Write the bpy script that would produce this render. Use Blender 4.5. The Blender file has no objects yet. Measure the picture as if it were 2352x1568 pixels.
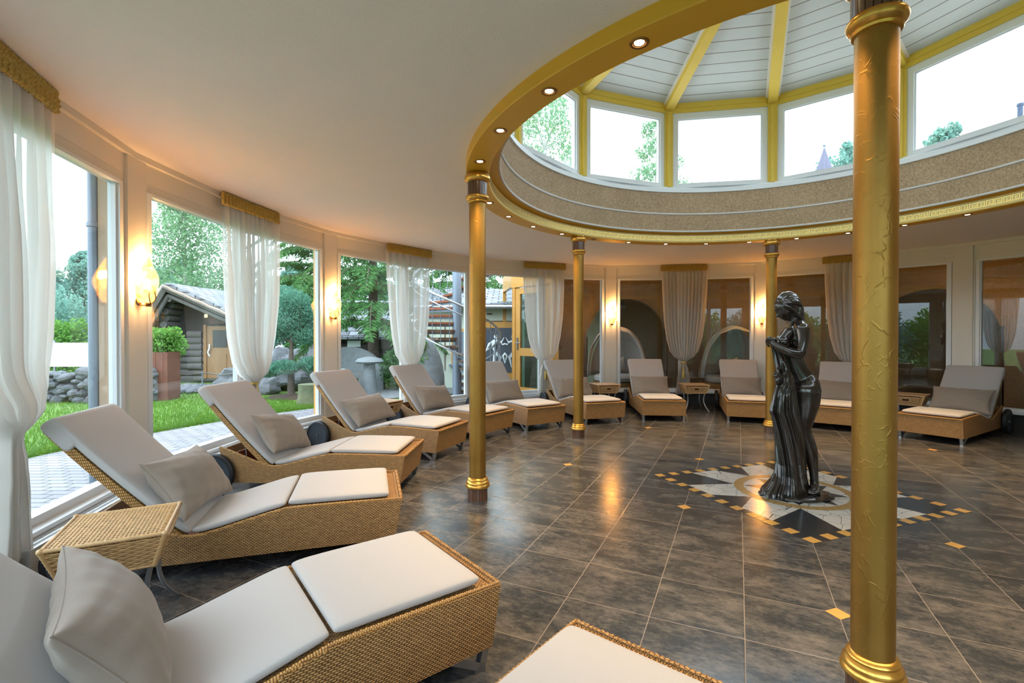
import bpy, bmesh, math, random
import numpy as np
from mathutils import Vector, Matrix, Quaternion
sc = bpy.context.scene
COL = sc.collection
R = math.radians
# ------------------------------------------------------------------ camera
F_PX, HC, PITCH = 1110.67, 1.35, math.atan(10 / 1110.67)
cam = bpy.data.objects.new('camera', bpy.data.cameras.new('camera'))
COL.objects.link(cam)
cam.location = (0, 0, HC)
cam.rotation_euler = (math.pi / 2 - PITCH, 0, 0)
cam.data.sensor_width = 36
cam.data.lens = 36 * F_PX / 2352
cam.data.clip_end = 300
cam.data.clip_start = 0.02
sc.camera = cam
# ------------------------------------------------------------------ view, sky
sc.view_settings.view_transform = 'Standard'
sc.view_settings.look = 'None'
sc.view_settings.gamma = 1
sc.view_settings.exposure = 1.55
sc.view_settings.use_curve_mapping = False
sc.cycles.use_denoising = True
sc.cycles.max_bounces = 10
sc.cycles.diffuse_bounces = 5
sc.cycles.glossy_bounces = 4
sc.cycles.transmission_bounces = 6
sc.cycles.transparent_max_bounces = 24
sc.cycles.sample_clamp_indirect = 6
sc.cycles.caustics_reflective = False
sc.cycles.caustics_refractive = False
SKY, LAMP = 2.3, 1.9
world = bpy.data.worlds.new('overcast_sky'); sc.world = world
world.use_nodes = True
wn = world.node_tree; wn.nodes.clear()
wo = wn.nodes.new('ShaderNodeOutputWorld'); wb = wn.nodes.new('ShaderNodeBackground')
wt = wn.nodes.new('ShaderNodeTexCoord'); ws = wn.nodes.new('ShaderNodeSeparateXYZ'); wr = wn.nodes.new('ShaderNodeValToRGB')
wn.links.new(wt.outputs['Generated'], ws.inputs[0]); wn.links.new(ws.outputs[2], wr.inputs[0])
wr.color_ramp.elements[0].position = 0.0; wr.color_ramp.elements[0].color = (0.34, 0.40, 0.46, 1)
wr.color_ramp.elements[1].position = 0.55; wr.color_ramp.elements[1].color = (0.86, 0.97, 1.10, 1)
e_ = wr.color_ramp.elements.new(0.12); e_.color = (0.66, 0.78, 0.90, 1)
wn.links.new(wr.outputs[0], wb.inputs[0]); wb.inputs[1].default_value = SKY
wn.links.new(wb.outputs[0], wo.inputs[0])

# ------------------------------------------------------------------ plan of the round room
CX, CY = 2.49, 4.29
A0 = 5.3                       # pillars every 30 degrees from here
def pol(r, deg, z=0.0):
    return Vector((CX + r * math.cos(R(deg)), CY + r * math.sin(R(deg)), z))
def ray(px, py):
    d = Vector(((px - 1176) / F_PX, 1.0, -(py - 784) / F_PX)); c, s = math.cos(PITCH), -math.sin(PITCH)
    return Vector((d.x, d.y * c - d.z * s, d.y * s + d.z * c))
def aty(px, py, Y):            # surveyed point: sight line through the photo met at a known distance
    r = ray(px, py); t = Y / r.y
    return Vector((r.x * t, Y, HC + r.z * t))

# ------------------------------------------------------------------ mesh helpers
class MB:
    def __init__(s): s.v = []; s.f = []; s.m = []; s.cur = 0
    def add(s, vs, fs):
        o = len(s.v); s.v.extend(tuple(p) for p in vs)
        for f in fs: s.f.append(tuple(i + o for i in f)); s.m.append(s.cur)
        return s
    def box(s, c, size, rot=None):
        hx, hy, hz = size[0] / 2, size[1] / 2, size[2] / 2
        vs = [Vector((x, y, z)) for x in (-hx, hx) for y in (-hy, hy) for z in (-hz, hz)]
        if rot is not None: vs = [rot @ p for p in vs]
        c = Vector(c)
        return s.add([p + c for p in vs], [(0, 1, 3, 2), (4, 6, 7, 5), (0, 4, 5, 1), (2, 3, 7, 6), (0, 2, 6, 4), (1, 5, 7, 3)])
    def tube(s, pts, r, n=8, cap=True, squash=None):
        pts = [Vector(p) for p in pts]; k = len(pts)
        rs = list(r) if hasattr(r, '__len__') else [r] * k
        t0 = (pts[1] - pts[0]).normalized(); up = Vector((0, 0, 1)) if abs(t0.z) < .9 else Vector((1, 0, 0))
        nrm = (up - t0 * up.dot(t0)).normalized(); vs = []; fs = []
        for i, p in enumerate(pts):
            t = (pts[min(i + 1, k - 1)] - pts[max(i - 1, 0)]).normalized()
            nrm = (nrm - t * nrm.dot(t)).normalized(); b = t.cross(nrm)
            for j in range(n):
                a = 2 * math.pi * j / n
                vs.append(p + (nrm * math.cos(a) * (squash or 1) + b * math.sin(a)) * rs[i])
        for i in range(k - 1):
            for j in range(n):
                fs.append((i * n + j, i * n + (j + 1) % n, (i + 1) * n + (j + 1) % n, (i + 1) * n + j))
        if cap: fs.append(tuple(range(n - 1, -1, -1))); fs.append(tuple((k - 1) * n + j for j in range(n)))
        return s.add(vs, fs)
    def lathe(s, prof, n=32, c=(0, 0, 0), axis=None, cap=True):
        c = Vector(c); q = Vector((0, 0, 1)).rotation_difference(Vector(axis)) if axis is not None else None
        vs = []; fs = []; k = len(prof)
        for r, z in prof:
            for j in range(n):
                a = 2 * math.pi * j / n; p = Vector((r * math.cos(a), r * math.sin(a), z))
                vs.append((q @ p if q else p) + c)
        for i in range(k - 1):
            for j in range(n):
                fs.append((i * n + j, i * n + (j + 1) % n, (i + 1) * n + (j + 1) % n, (i + 1) * n + j))
        if cap: fs.append(tuple(range(n - 1, -1, -1))); fs.append(tuple((k - 1) * n + j for j in range(n)))
        return s.add(vs, fs)
    def prism(s, poly, fn0, fn1):          # polygon of 2D points, lifted to the two end faces by fn0 / fn1
        n = len(poly); vs = [fn0(*p) for p in poly] + [fn1(*p) for p in poly]
        fs = [tuple(range(n - 1, -1, -1)), tuple(range(n, 2 * n))]
        fs += [(i, (i + 1) % n, n + (i + 1) % n, n + i) for i in range(n)]
        return s.add(vs, fs)
    def grid(s, nu, nv, fn, wrap=False):
        vs = [fn(i / (nu if wrap else nu - 1), j / (nv - 1)) for j in range(nv) for i in range(nu)]
        fs = []
        for j in range(nv - 1):
            for i in range(nu if wrap else nu - 1):
                a = j * nu + i; b = j * nu + (i + 1) % nu
                fs.append((a, b, b + nu, a + nu))
        return s.add(vs, fs)
    def ring(s, prof, a0=0, a1=360, n=180, c=None):   # profile of (r, z) swept round the room's centre
        full = abs(a1 - a0) >= 360; k = len(prof); vs = []; fs = []
        m = n if full else n + 1
        for i in range(m):
            a = a0 + (a1 - a0) * i / n
            vs += [pol(r, a, z) for r, z in prof]
        for i in range(n):
            o = i * k; o2 = ((i + 1) % m) * k
            for j in range(k - 1): fs.append((o + j, o2 + j, o2 + j + 1, o + j + 1))
        return s.add(vs, fs)
    def sphere(s, c, r, n=16, m=10, q=None):
        r = Vector(r) if hasattr(r, '__len__') else Vector((r, r, r)); c = Vector(c); vs = []; fs = []
        for i in range(m + 1):
            t = math.pi * i / m
            for j in range(n):
                a = 2 * math.pi * j / n
                p = Vector((r.x * math.sin(t) * math.cos(a), r.y * math.sin(t) * math.sin(a), r.z * math.cos(t)))
                vs.append((q @ p if q else p) + c)
        for i in range(m):
            for j in range(n): fs.append((i * n + j, (i + 1) * n + j, (i + 1) * n + (j + 1) % n, i * n + (j + 1) % n))
        return s.add(vs, fs)

def build(name, mb, mat, parent=None, loc=None, rot=None, smooth=40, uv=False, normals=True):
    me = bpy.data.meshes.new(name); me.from_pydata(mb.v, [], mb.f)
    mats = mat if isinstance(mat, (list, tuple)) else [mat]
    for m in mats: me.materials.append(m)
    if len(mats) > 1: me.polygons.foreach_set('material_index', mb.m)
    if normals:
        bm = bmesh.new(); bm.from_mesh(me); bmesh.ops.recalc_face_normals(bm, faces=bm.faces); bm.to_mesh(me); bm.free()
    if smooth:
        me.polygons.foreach_set('use_smooth', [True] * len(me.polygons))
        if smooth < 180: me.set_sharp_from_angle(angle=R(smooth))
    if uv: boxuv(me)
    o = bpy.data.objects.new(name, me); COL.objects.link(o)
    if parent is not None: o.parent = parent
    if loc is not None: o.location = loc
    if rot is not None: o.rotation_euler = rot
    return o
def boxuv(me):
    ul = me.uv_layers.new(name='uv'); nl = len(me.loops)
    co = np.empty(len(me.vertices) * 3); me.vertices.foreach_get('co', co); co = co.reshape(-1, 3)
    li = np.empty(nl, dtype=np.int32); me.loops.foreach_get('vertex_index', li)
    nr = np.empty(len(me.polygons) * 3); me.polygons.foreach_get('normal', nr); nr = np.abs(nr.reshape(-1, 3))
    lt = np.empty(len(me.polygons), dtype=np.int32); me.polygons.foreach_get('loop_total', lt)
    ax = np.repeat(nr.argmax(1), lt); p = co[li]
    u = np.where(ax == 0, p[:, 1], p[:, 0]); v = np.where(ax == 2, p[:, 1], p[:, 2])
    ul.data.foreach_set('uv', np.stack([u, v], 1).ravel())
def tag(o, label=None, cat=None, group=None, kind=None):
    if label: o['label'] = label
    if cat: o['category'] = cat
    if group: o['group'] = group
    if kind: o['kind'] = kind
    return o
def thing(name, label, cat, loc=(0, 0, 0), rotz=0.0, group=None):
    o = bpy.data.objects.new(name, None); COL.objects.link(o); o.empty_display_size = .1
    o.location = loc; o.rotation_euler = (0, 0, rotz)
    return tag(o, label, cat, group)
def struct(name, mb, mat, parent=None, **k):
    o = build(name, mb, mat, parent, **k)
    if parent is None: o['kind'] = 'structure'
    return o
KIDS = {}
def copy_tree(o, parent=None):
    c = o.copy(); COL.objects.link(c)
    if parent is not None: c.parent = parent
    for ch in o.children: copy_tree(ch, c)
    return c

# ------------------------------------------------------------------ materials
class NT:
    def __init__(s, name):
        s.mat = bpy.data.materials.new(name); s.mat.use_nodes = True; s.t = s.mat.node_tree; s.t.nodes.clear()
        s.out = s.t.nodes.new('ShaderNodeOutputMaterial')
    def n(s, typ, **kw):
        nd = s.t.nodes.new('ShaderNode' + typ)
        for k, v in kw.items():
            if k.startswith('_'): setattr(nd, k[1:], v)
        for k, v in kw.items():
            if k.startswith('_'): continue
            key = int(k[1:]) if k[0] == 'i' and k[1:].isdigit() else k.replace('__', ' ')
            s.set(nd.inputs[key], v)
        return nd
    def set(s, sock, v):
        if isinstance(v, bpy.types.NodeSocket): s.t.links.new(v, sock)
        elif isinstance(v, bpy.types.Node): s.t.links.new(v.outputs[0], sock)
        else:
            if sock.type == 'RGBA' and len(v) == 3: v = (*v, 1)
            sock.default_value = v
    def math(s, op, a, b=0.0, c=None):
        nd = s.t.nodes.new('ShaderNodeMath'); nd.operation = op; s.set(nd.inputs[0], a); s.set(nd.inputs[1], b)
        if c is not None: s.set(nd.inputs[2], c)
        return nd.outputs[0]
    def mix(s, f, a, b):
        nd = s.t.nodes.new('ShaderNodeMix'); nd.data_type = 'RGBA'
        s.set(nd.inputs['Factor'], f); s.set(nd.inputs[6], a); s.set(nd.inputs[7], b); return nd.outputs[2]
    def ramp(s, f, stops):
        nd = s.t.nodes.new('ShaderNodeValToRGB'); s.set(nd.inputs[0], f); el = nd.color_ramp.elements
        while len(el) < len(stops): el.new(.5)
        for e, (p, c) in zip(el, stops):
            e.position = p; e.color = (*c, 1) if len(c) == 3 else c
        return nd.outputs[0]
    def noise(s, vec, scale, detail=4, rough=.55, dim='3D'):
        nd = s.t.nodes.new('ShaderNodeTexNoise'); nd.noise_dimensions = dim
        if vec is not None: s.set(nd.inputs['Vector'], vec)
        nd.inputs['Scale'].default_value = scale; nd.inputs['Detail'].default_value = detail; nd.inputs['Roughness'].default_value = rough
        return nd.outputs[0]
    def bump(s, h, strength=.3, dist=.01):
        nd = s.t.nodes.new('ShaderNodeBump'); s.set(nd.inputs['Height'], h); nd.inputs['Strength'].default_value = strength
        nd.inputs['Distance'].default_value = dist; return nd.outputs[0]
    def obj(s): return s.t.nodes.new('ShaderNodeTexCoord').outputs['Object']
    def uv(s): return s.t.nodes.new('ShaderNodeTexCoord').outputs['UV']
    def done(s, col, rough=.5, metal=0.0, normal=None, spec=.5, coat=0.0, emit=None, es=0.0, sheen=0.0, trans=0.0):
        p = s.n('BsdfPrincipled'); s.set(p.inputs['Base Color'], col); s.set(p.inputs['Roughness'], rough); s.set(p.inputs['Metallic'], metal)
        s.set(p.inputs['Specular IOR Level'], spec); p.inputs['Coat Weight'].default_value = coat; p.inputs['Coat Roughness'].default_value = .12
        p.inputs['Sheen Weight'].default_value = sheen
        if normal is not None: s.set(p.inputs['Normal'], normal)
        if emit is not None: s.set(p.inputs['Emission Color'], emit); p.inputs['Emission Strength'].default_value = es
        if trans: s.set(p.inputs['Transmission Weight'], trans)
        s.t.links.new(p.outputs[0], s.out.inputs[0]); return s.mat
def simple(name, col, rough=.5, metal=0.0, nscale=0, namp=.15, bscale=0, bstr=.2, bdist=.004, **k):
    t = NT(name); c = col; nrm = None; ob = t.obj()
    if nscale:
        c = t.mix(t.noise(ob, nscale, 5), tuple(x * (1 - namp) for x in col), tuple(min(1, x * (1 + namp)) for x in col))
    if bscale: nrm = t.bump(t.noise(ob, bscale, 3), bstr, bdist)
    return t.done(c, rough, metal, nrm, **k)
M = {}
M['white'] = simple('white_paint', (.78, .75, .70), .45, bscale=60, bstr=.05)
M['pvc'] = simple('white_plastic', (.80, .82, .84), .3)
M['cream'] = simple('cream_wall_paint', (.80, .74, .65), .6, bscale=90, bstr=.1)
M['plaster'] = simple('ceiling_plaster', (.93, .855, .795), .9, nscale=1.2, namp=.03, bscale=95, bstr=.55, bdist=.006)
M['ochre'] = simple('golden_yellow_paint', (.80, .44, .035), .42, nscale=3, namp=.05, bscale=25, bstr=.06)
M['ochre_wood'] = simple('yellow_stained_timber', (.74, .52, .07), .5, nscale=6, namp=.08, bscale=40, bstr=.08)
M['frieze'] = simple('cream_frieze_paint', (.80, .64, .26), .45)
M['key'] = simple('gold_leaf_band', (.62, .42, .12), .32, metal=.9)
M['trimgrey'] = simple('pale_grey_moulding', (.70, .67, .66), .5)
M['bronze'] = simple('dark_bronze_metal', (.30, .15, .055), .32, metal=.85)
M['steel'] = simple('brushed_steel', (.42, .43, .46), .35, metal=.9)
M['steel_dark'] = simple('grey_painted_steel', (.20, .24, .30), .4, metal=.3)
M['black'] = simple('black_rubber', (.012, .013, .016), .5)
M['wheel'] = simple('grey_wheel_plastic', (.045, .055, .07), .42)
M['gold'] = simple('polished_gold_paint', (.72, .40, .085), .28, metal=.85, nscale=9, namp=.12)
M['walnut'] = simple('dark_walnut_slat', (.13, .06, .035), .32, nscale=20, namp=.3, coat=.3)
M['redwood'] = simple('reddish_plank', (.26, .07, .025), .6, nscale=14, namp=.3)
M['orangewood'] = simple('orange_varnished_timber', (.66, .32, .07), .35, nscale=9, namp=.2, coat=.2)
M['tanwood'] = simple('tan_board', (.36, .24, .15), .6, nscale=9, namp=.2)
M['dark'] = simple('dark_plinth', (.022, .02, .019), .5, nscale=6)
def m_cracked_gold():
    t = NT('crackled_gold_paint'); ob = t.obj(); w = t.noise(ob, 4, 3)
    wv = t.n('VectorMath', _operation='MULTIPLY', i0=ob, i1=(1, 1, .5)); wd = t.n('TexNoise'); t.set(wd.inputs['Vector'], ob); wd.inputs['Scale'].default_value = 16
    h = t.math('MULTIPLY', t.noise(ob, 60, 3), .10)
    for sc_, thr, wid, hgt in ((13.0, .47, 75.0, .5), (24.0, .53, 50.0, .3)):
        vv = t.n('VectorMath', _operation='MULTIPLY_ADD', i0=wd.outputs[1], i1=(.05, .05, .05), i2=wv.outputs[0])
        vo = t.n('TexVoronoi', _feature='DISTANCE_TO_EDGE', Vector=vv.outputs[0], Scale=sc_)
        msk = t.math('MINIMUM', t.math('MAXIMUM', t.math('MULTIPLY', t.math('SUBTRACT', t.noise(ob, sc_ * .9, 3), thr), 9.0), 0.0), 1.0)
        rd = t.math('MULTIPLY', t.math('SUBTRACT', 1.0, t.math('MINIMUM', t.math('MULTIPLY', vo.outputs[0], wid * .35), 1.0)), msk)
        h = t.math('ADD', h, t.math('MULTIPLY', rd, hgt))
    col = t.mix(w, (.29, .14, .02), (.42, .25, .062))
    return t.done(col, .42, .78, t.bump(h, .8, .0022))
M['goldcol'] = m_cracked_gold()
def m_stucco(name, c0, c1, sc_=140, rough=.75, bs=.5, spec=.3):
    t = NT(name); ob = t.obj(); f = t.noise(ob, sc_, 3, .7)
    f2 = t.noise(ob, 2.2, 3)
    c = t.mix(t.math('ADD', t.math('MULTIPLY', f, 1.25), t.math('MULTIPLY_ADD', f2, .3, -.3)), c0, c1)
    return t.done(c, rough, 0, t.bump(f, bs, .006), spec=spec)
M['stucco'] = m_stucco('sand_coloured_grain_plaster', (.17, .10, .05), (.74, .54, .35), 52, .75, .8)
M['brownwall'] = m_stucco('brown_mottled_wall_covering', (.08, .052, .034), (.36, .255, .172), 60, .45, .3, .5)
M['bluegrey'] = m_stucco('blue_grey_stone_plaster', (.09, .10, .13), (.46, .47, .52), 60)
def m_floor():
    t = NT('slate_grey_floor_tile'); ob = t.obj()
    sp = t.n('SeparateXYZ', i0=ob); x, y = sp.outputs[0], sp.outputs[1]
    MX, MY, T = 2.476, 4.232, .416
    x = t.math('SUBTRACT', x, MX); y = t.math('SUBTRACT', y, MY)
    u = t.math('DIVIDE', t.math('ADD', t.math('MULTIPLY', x, .9056), t.math('MULTIPLY', y, -.4242)), T)
    v = t.math('DIVIDE', t.math('ADD', t.math('MULTIPLY', x, .4242), t.math('MULTIPLY', y, .9056)), T)
    fu = t.math('ABSOLUTE', t.math('SUBTRACT', t.math('FRACT', u), .5)); fv = t.math('ABSOLUTE', t.math('SUBTRACT', t.math('FRACT', v), .5))
    edge = t.math('MAXIMUM', fu, fv)
    grout = t.math('GREATER_THAN', edge, .4958)
    ids = t.n('CombineXYZ', i0=t.math('FLOOR', u), i1=t.math('FLOOR', v), i2=0.0)
    wn_ = t.n('TexWhiteNoise', _noise_dimensions='3D', Vector=ids.outputs[0])
    rot = t.n('CombineXYZ', i0=t.math('MULTIPLY', u, .7), i1=t.math('MULTIPLY', v, 1.25), i2=0.0)
    pv = t.n('VectorMath', _operation='MULTIPLY_ADD', i0=wn_.outputs[1], i1=(9, 9, 9), i2=rot.outputs[0])
    n1 = t.noise(pv.outputs[0], 2.3, 10, .76)
    n2 = t.noise(pv.outputs[0], 16, 6, .75)
    f = t.math('ADD', t.math('MULTIPLY', n1, .72), t.math('MULTIPLY', n2, .3))
    c = t.ramp(f, [(.38, (.021, .025, .031)), (.47, (.040, .045, .052)), (.53, (.085, .083, .083)), (.64, (.17, .157, .148))])
    tone = t.math('MULTIPLY_ADD', wn_.outputs[0], .35, .82)
    c2 = t.n('VectorMath', _operation='SCALE', i0=c, Scale=tone) if False else t.mix(t.math('MULTIPLY', wn_.outputs[0], .25), c, (.055, .055, .06))
    col = t.mix(grout, c2, (.25, .205, .17))
    wob = t.noise(ob, 11, 2)
    h = t.math('ADD', t.math('MULTIPLY', wob, .5), t.math('MULTIPLY', t.math('SUBTRACT', 1.0, t.math('MULTIPLY', t.math('MAXIMUM', t.math('SUBTRACT', edge, .485), 0.0), 60.0)), .5))
    rg = t.math('ADD', t.math('MULTIPLY', n2, .12), t.math('MULTIPLY_ADD', grout, .4, .13))
    return t.done(col, rg, 0, t.bump(h, .12, .006), spec=.55)
M['floor'] = m_floor()
def m_crazy():
    t = NT('white_crazy_paving'); ob = t.obj()
    vo = t.n('TexVoronoi', _feature='DISTANCE_TO_EDGE', Vector=ob, Scale=9.0, Randomness=1.0)
    line = t.math('LESS_THAN', vo.outputs[0], .011)
    c = t.mix(t.noise(ob, 5, 4), (.60, .55, .50), (.74, .69, .63))
    return t.done(t.mix(line, c, (.05, .05, .055)), .16, 0, None)
M['crazy'] = m_crazy()
M['darkstone'] = simple('anthracite_inlay_stone', (.034, .035, .04), .16, nscale=16, namp=.45)
M['ochrestone'] = simple('ochre_inlay_stone', (.62, .35, .10), .2, nscale=12, namp=.15)
M['ringstone'] = simple('ochre_ring_stone', (.45, .27, .10), .2, nscale=12, namp=.2)
def m_weave(name, w, h, dark, mid, light, bs=.9, dist=.004):
    t = NT(name); uv = t.uv(); sp = t.n('SeparateXYZ', i0=uv); u, v = sp.outputs[0], sp.outputs[1]
    row = t.math('FLOOR', t.math('DIVIDE', v, h)); fv = t.math('FRACT', t.math('DIVIDE', v, h))
    off = t.math('MULTIPLY', t.math('FLOORED_MODULO', row, 2.0), .5)
    uu = t.math('ADD', t.math('DIVIDE', u, w), off); fu = t.math('FRACT', uu)
    hu = t.math('POWER', t.math('SINE', t.math('MULTIPLY', fu, math.pi)), .7)
    hv = t.math('POWER', t.math('SINE', t.math('MULTIPLY', fv, math.pi)), .55)
    ht = t.math('MULTIPLY', hu, hv)
    ids = t.n('CombineXYZ', i0=t.math('FLOOR', uu), i1=row, i2=0.0)
    wn_ = t.n('TexWhiteNoise', _noise_dimensions='3D', Vector=ids.outputs[0])
    f = t.math('MULTIPLY_ADD', wn_.outputs[0], .22, t.math('SUBTRACT', ht, .1))
    c = t.ramp(f, [(.08, dark), (.5, mid), (.95, light)])
    return t.done(c, .38, 0, t.bump(ht, bs, dist), spec=.45)
M['wicker'] = m_weave('honey_wicker_weave', .019, .0078, (.055, .022, .007), (.34, .17, .055), (.56, .32, .12))
M['wickerrim'] = m_weave('honey_wicker_rim', .009, .016, (.08, .03, .008), (.42, .21, .06), (.60, .34, .11), .9, .004)
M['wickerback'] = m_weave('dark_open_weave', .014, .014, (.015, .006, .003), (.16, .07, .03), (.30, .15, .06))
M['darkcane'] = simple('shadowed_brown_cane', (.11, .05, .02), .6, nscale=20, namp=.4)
M['rattan'] = simple('pale_rattan_cane', (.60, .37, .17), .32, nscale=26, namp=.34, coat=.25)
def m_cloth(name, col, sc_=420, bs=.25, wr=0.0):
    t = NT(name); ob = t.obj(); n1 = t.noise(ob, sc_, 2)
    c = t.mix(n1, tuple(x * .92 for x in col), tuple(min(1, x * 1.06) for x in col))
    h = n1
    if wr: h = t.math('ADD', t.math('MULTIPLY', n1, .25), t.math('MULTIPLY', t.noise(ob, 9, 3), wr))
    return t.done(c, .88, 0, t.bump(h, bs, .004), spec=.2, sheen=.25)
M['cushion'] = m_cloth('off_white_canvas', (.455, .435, .43), wr=.8)
M['piping'] = m_cloth('off_white_piping', (.60, .565, .53))
M['pillow'] = m_cloth('taupe_linen', (.315, .255, .21), 520, .45, wr=1.5)
def m_sheer():
    t = NT('sheer_white_voile'); a = t.n('BsdfTransparent'); a.inputs[0].default_value = (.97, .98, 1, 1)
    b = t.n('BsdfTranslucent'); b.inputs[0].default_value = (.88, .87, .85, 1); d = t.n('BsdfDiffuse'); d.inputs[0].default_value = (.84, .81, .76, 1)
    m1 = t.n('MixShader', i0=.42, i1=b, i2=d)
    lw = t.n('LayerWeight'); lw.inputs[0].default_value = .35
    fac = t.math('MULTIPLY_ADD', lw.outputs[1],   .22, .78)
    m2 = t.n('MixShader', i0=fac, i1=a, i2=m1); t.t.links.new(m2.outputs[0], t.out.inputs[0]); return t.mat
M['sheer'] = m_sheer()
M['goldcloth'] = simple('gold_brocade', (.60, .42, .11), .34, metal=.3, nscale=70, namp=.5, bscale=110, bstr=.5)
def m_glass(name, tint=(.93, .965, .96), k=1.25):
    t = NT(name); tr = t.n('BsdfTransparent'); tr.inputs[0].default_value = (*tint, 1); gl = t.n('BsdfGlossy'); gl.inputs['Roughness'].default_value = 0.0
    lw = t.n('LayerWeight'); lw.inputs[0].default_value = .5
    f = t.math('MINIMUM', t.math('MULTIPLY', t.math('MULTIPLY_ADD', t.math('POWER', lw.outputs[1], 5.0), .96, .04), k), 1.0)
    m = t.n('MixShader', i0=f, i1=tr, i2=gl); t.t.links.new(m.outputs[0], t.out.inputs[0]); return t.mat
M['glass'] = m_glass('window_glass'); M['tintglass'] = m_glass('green_tinted_glass', (.68, .82, .78), 2.0)
M['frost'] = simple('frosted_white_glass', (.80, .85, .88), .25)
def m_emit(name, col, s):
    t = NT(name); e = t.n('Emission'); e.inputs[0].default_value = (*col, 1); e.inputs[1].default_value = s; t.t.links.new(e.outputs[0], t.out.inputs[0]); return t.mat
M['bulb'] = m_emit('lit_halogen_bulb', (1, .78, .42), 7 * LAMP)
def m_shade():
    t = NT('yellow_leaf_glass'); ob = t.obj(); sp = t.n('SeparateXYZ', i0=ob)
    f = t.noise(ob, 22, 4)
    c = t.mix(t.math('MULTIPLY_ADD', f, 2.6, -.8), (.62, .30, .03), (.95, .72, .30)); p = t.n('BsdfPrincipled'); t.set(p.inputs['Base Color'], c); p.inputs['Roughness'].default_value = .12
    e = t.n('Emission', i0=c, i1=.40 * LAMP); tr = t.n('BsdfTransparent'); tr.inputs[0].default_value = (1, .85, .45, 1)
    m0 = t.n('MixShader', i0=.42, i1=p, i2=tr); m = t.n('AddShader', i0=m0, i1=e); t.t.links.new(m.outputs[0], t.out.inputs[0]); return t.mat
M['shade'] = m_shade()
def m_plank_uv(name, pitch, c0, c1, line):
    t = NT(name); uv = t.uv(); sp = t.n('SeparateXYZ', i0=uv); v = t.math('DIVIDE', sp.outputs[1], pitch)
    fr = t.math('FRACT', v); g = t.math('LESS_THAN', fr, .07)
    st = t.n('CombineXYZ', i0=t.math('MULTIPLY', sp.outputs[0], 2.0), i1=t.math('MULTIPLY', sp.outputs[1], 22.0), i2=t.math('FLOOR', v))
    n = t.noise(st.outputs[0], 3, 6, .6)
    return t.done(t.mix(g, t.mix(n, c0, c1), line), .5, 0, t.bump(t.math('ADD', t.math('MULTIPLY', g, -1.0), t.math('MULTIPLY', n, .15)), .5, .01))
M['boards'] = m_plank_uv('pale_grey_boarding', .165, (.50, .53, .52), (.62, .65, .63), (.22, .2, .17))
M['patina'] = simple('dark_bronze_patina', (.030, .021, .017), .2, metal=.35, nscale=7, namp=.4, bscale=60, bstr=.06, spec=.9, coat=.7)
# outdoors
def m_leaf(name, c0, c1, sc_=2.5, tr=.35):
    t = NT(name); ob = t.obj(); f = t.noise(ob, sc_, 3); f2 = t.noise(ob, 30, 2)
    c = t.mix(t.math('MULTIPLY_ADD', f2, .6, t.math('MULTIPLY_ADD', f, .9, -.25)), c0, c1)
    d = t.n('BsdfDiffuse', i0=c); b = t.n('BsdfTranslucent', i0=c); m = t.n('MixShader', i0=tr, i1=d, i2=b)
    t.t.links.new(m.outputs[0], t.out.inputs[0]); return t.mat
M['birchleaf'] = m_leaf('birch_leaves', (.13, .27, .14), (.30, .46, .27))
M['spruce'] = m_leaf('spruce_needles', (.03, .10, .04), (.16, .34, .11))
M['pine'] = m_leaf('blue_green_pine_needles', (.06, .17, .12), (.18, .38, .27), 4)
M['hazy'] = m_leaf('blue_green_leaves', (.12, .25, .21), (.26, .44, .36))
M['shrub'] = m_leaf('bright_shrub_leaves', (.07, .20, .04), (.24, .44, .10))
M['grass'] = m_leaf('grass_blades', (.06, .15, .012), (.16, .29, .055), 1.5)
M['lawn'] = simple('lawn_soil', (.09, .18, .02), .9, nscale=5, namp=.4, bscale=60, bstr=.6, bdist=.02)
M['bark'] = simple('grey_brown_bark', (.10, .075, .06), .9, nscale=12, namp=.4, bscale=40, bstr=.7)
M['birchbark'] = simple('birch_bark', (.48, .46, .43), .8, nscale=9, namp=.5)
M['rock'] = simple('grey_field_stone', (.115, .12, .132), .85, nscale=6, namp=.5, bscale=18, bstr=.8, bdist=.03)
M['gravel'] = simple('grey_gravel', (.20, .21, .22), .9, nscale=30, namp=.6, bscale=45, bstr=.9, bdist=.03)
M['slab'] = simple('weathered_granite', (.20, .22, .23), .9, nscale=10, namp=.3, bscale=40, bstr=.7, bdist=.02)
M['moss'] = simple('mossy_stone', (.10, .11, .06), .9, nscale=8, namp=.5, bscale=30, bstr=.7)
M['corten'] = simple('rusty_corten_steel', (.14, .045, .026), .7, nscale=10, namp=.3)
M['log'] = simple('silvery_weathered_log', (.125, .115, .108), .85, nscale=6, namp=.4, bscale=20, bstr=.5)
M['logdark'] = simple('dark_weathered_timber', (.045, .038, .035), .85, nscale=8, namp=.4)
M['doorwood'] = simple('light_oak_door', (.27, .135, .05), .5, nscale=8, namp=.2)
M['limewall'] = simple('pale_cream_render', (.62, .68, .56), .9, nscale=3, namp=.05, bscale=60, bstr=.2)
M['mulch'] = simple('bark_mulch', (.05, .03, .02), .95, nscale=30, namp=.5, bscale=50, bstr=.9, bdist=.03)
def m_shingle(name, c0, c1):
    t = NT(name); uv = t.uv(); b = t.n('TexBrick', Vector=uv, Scale=1.0); b.inputs['Color1'].default_value = (*c0, 1); b.inputs['Color2'].default_value = (*c1, 1)
    b.inputs['Mortar'].default_value = (.03, .03, .035, 1); b.inputs['Mortar Size'].default_value = .02; b.inputs['Brick Width'].default_value = .34; b.inputs['Row Height'].default_value = .2
    b.inputs['Mortar Smooth'].default_value = .3
    return t.done(b.outputs[0], .8, 0, t.bump(b.outputs[1], -.6, .02))
M['shingle'] = m_shingle('silver_grey_wooden_shingles', (.27, .29, .325), (.13, .14, .16))
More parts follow.
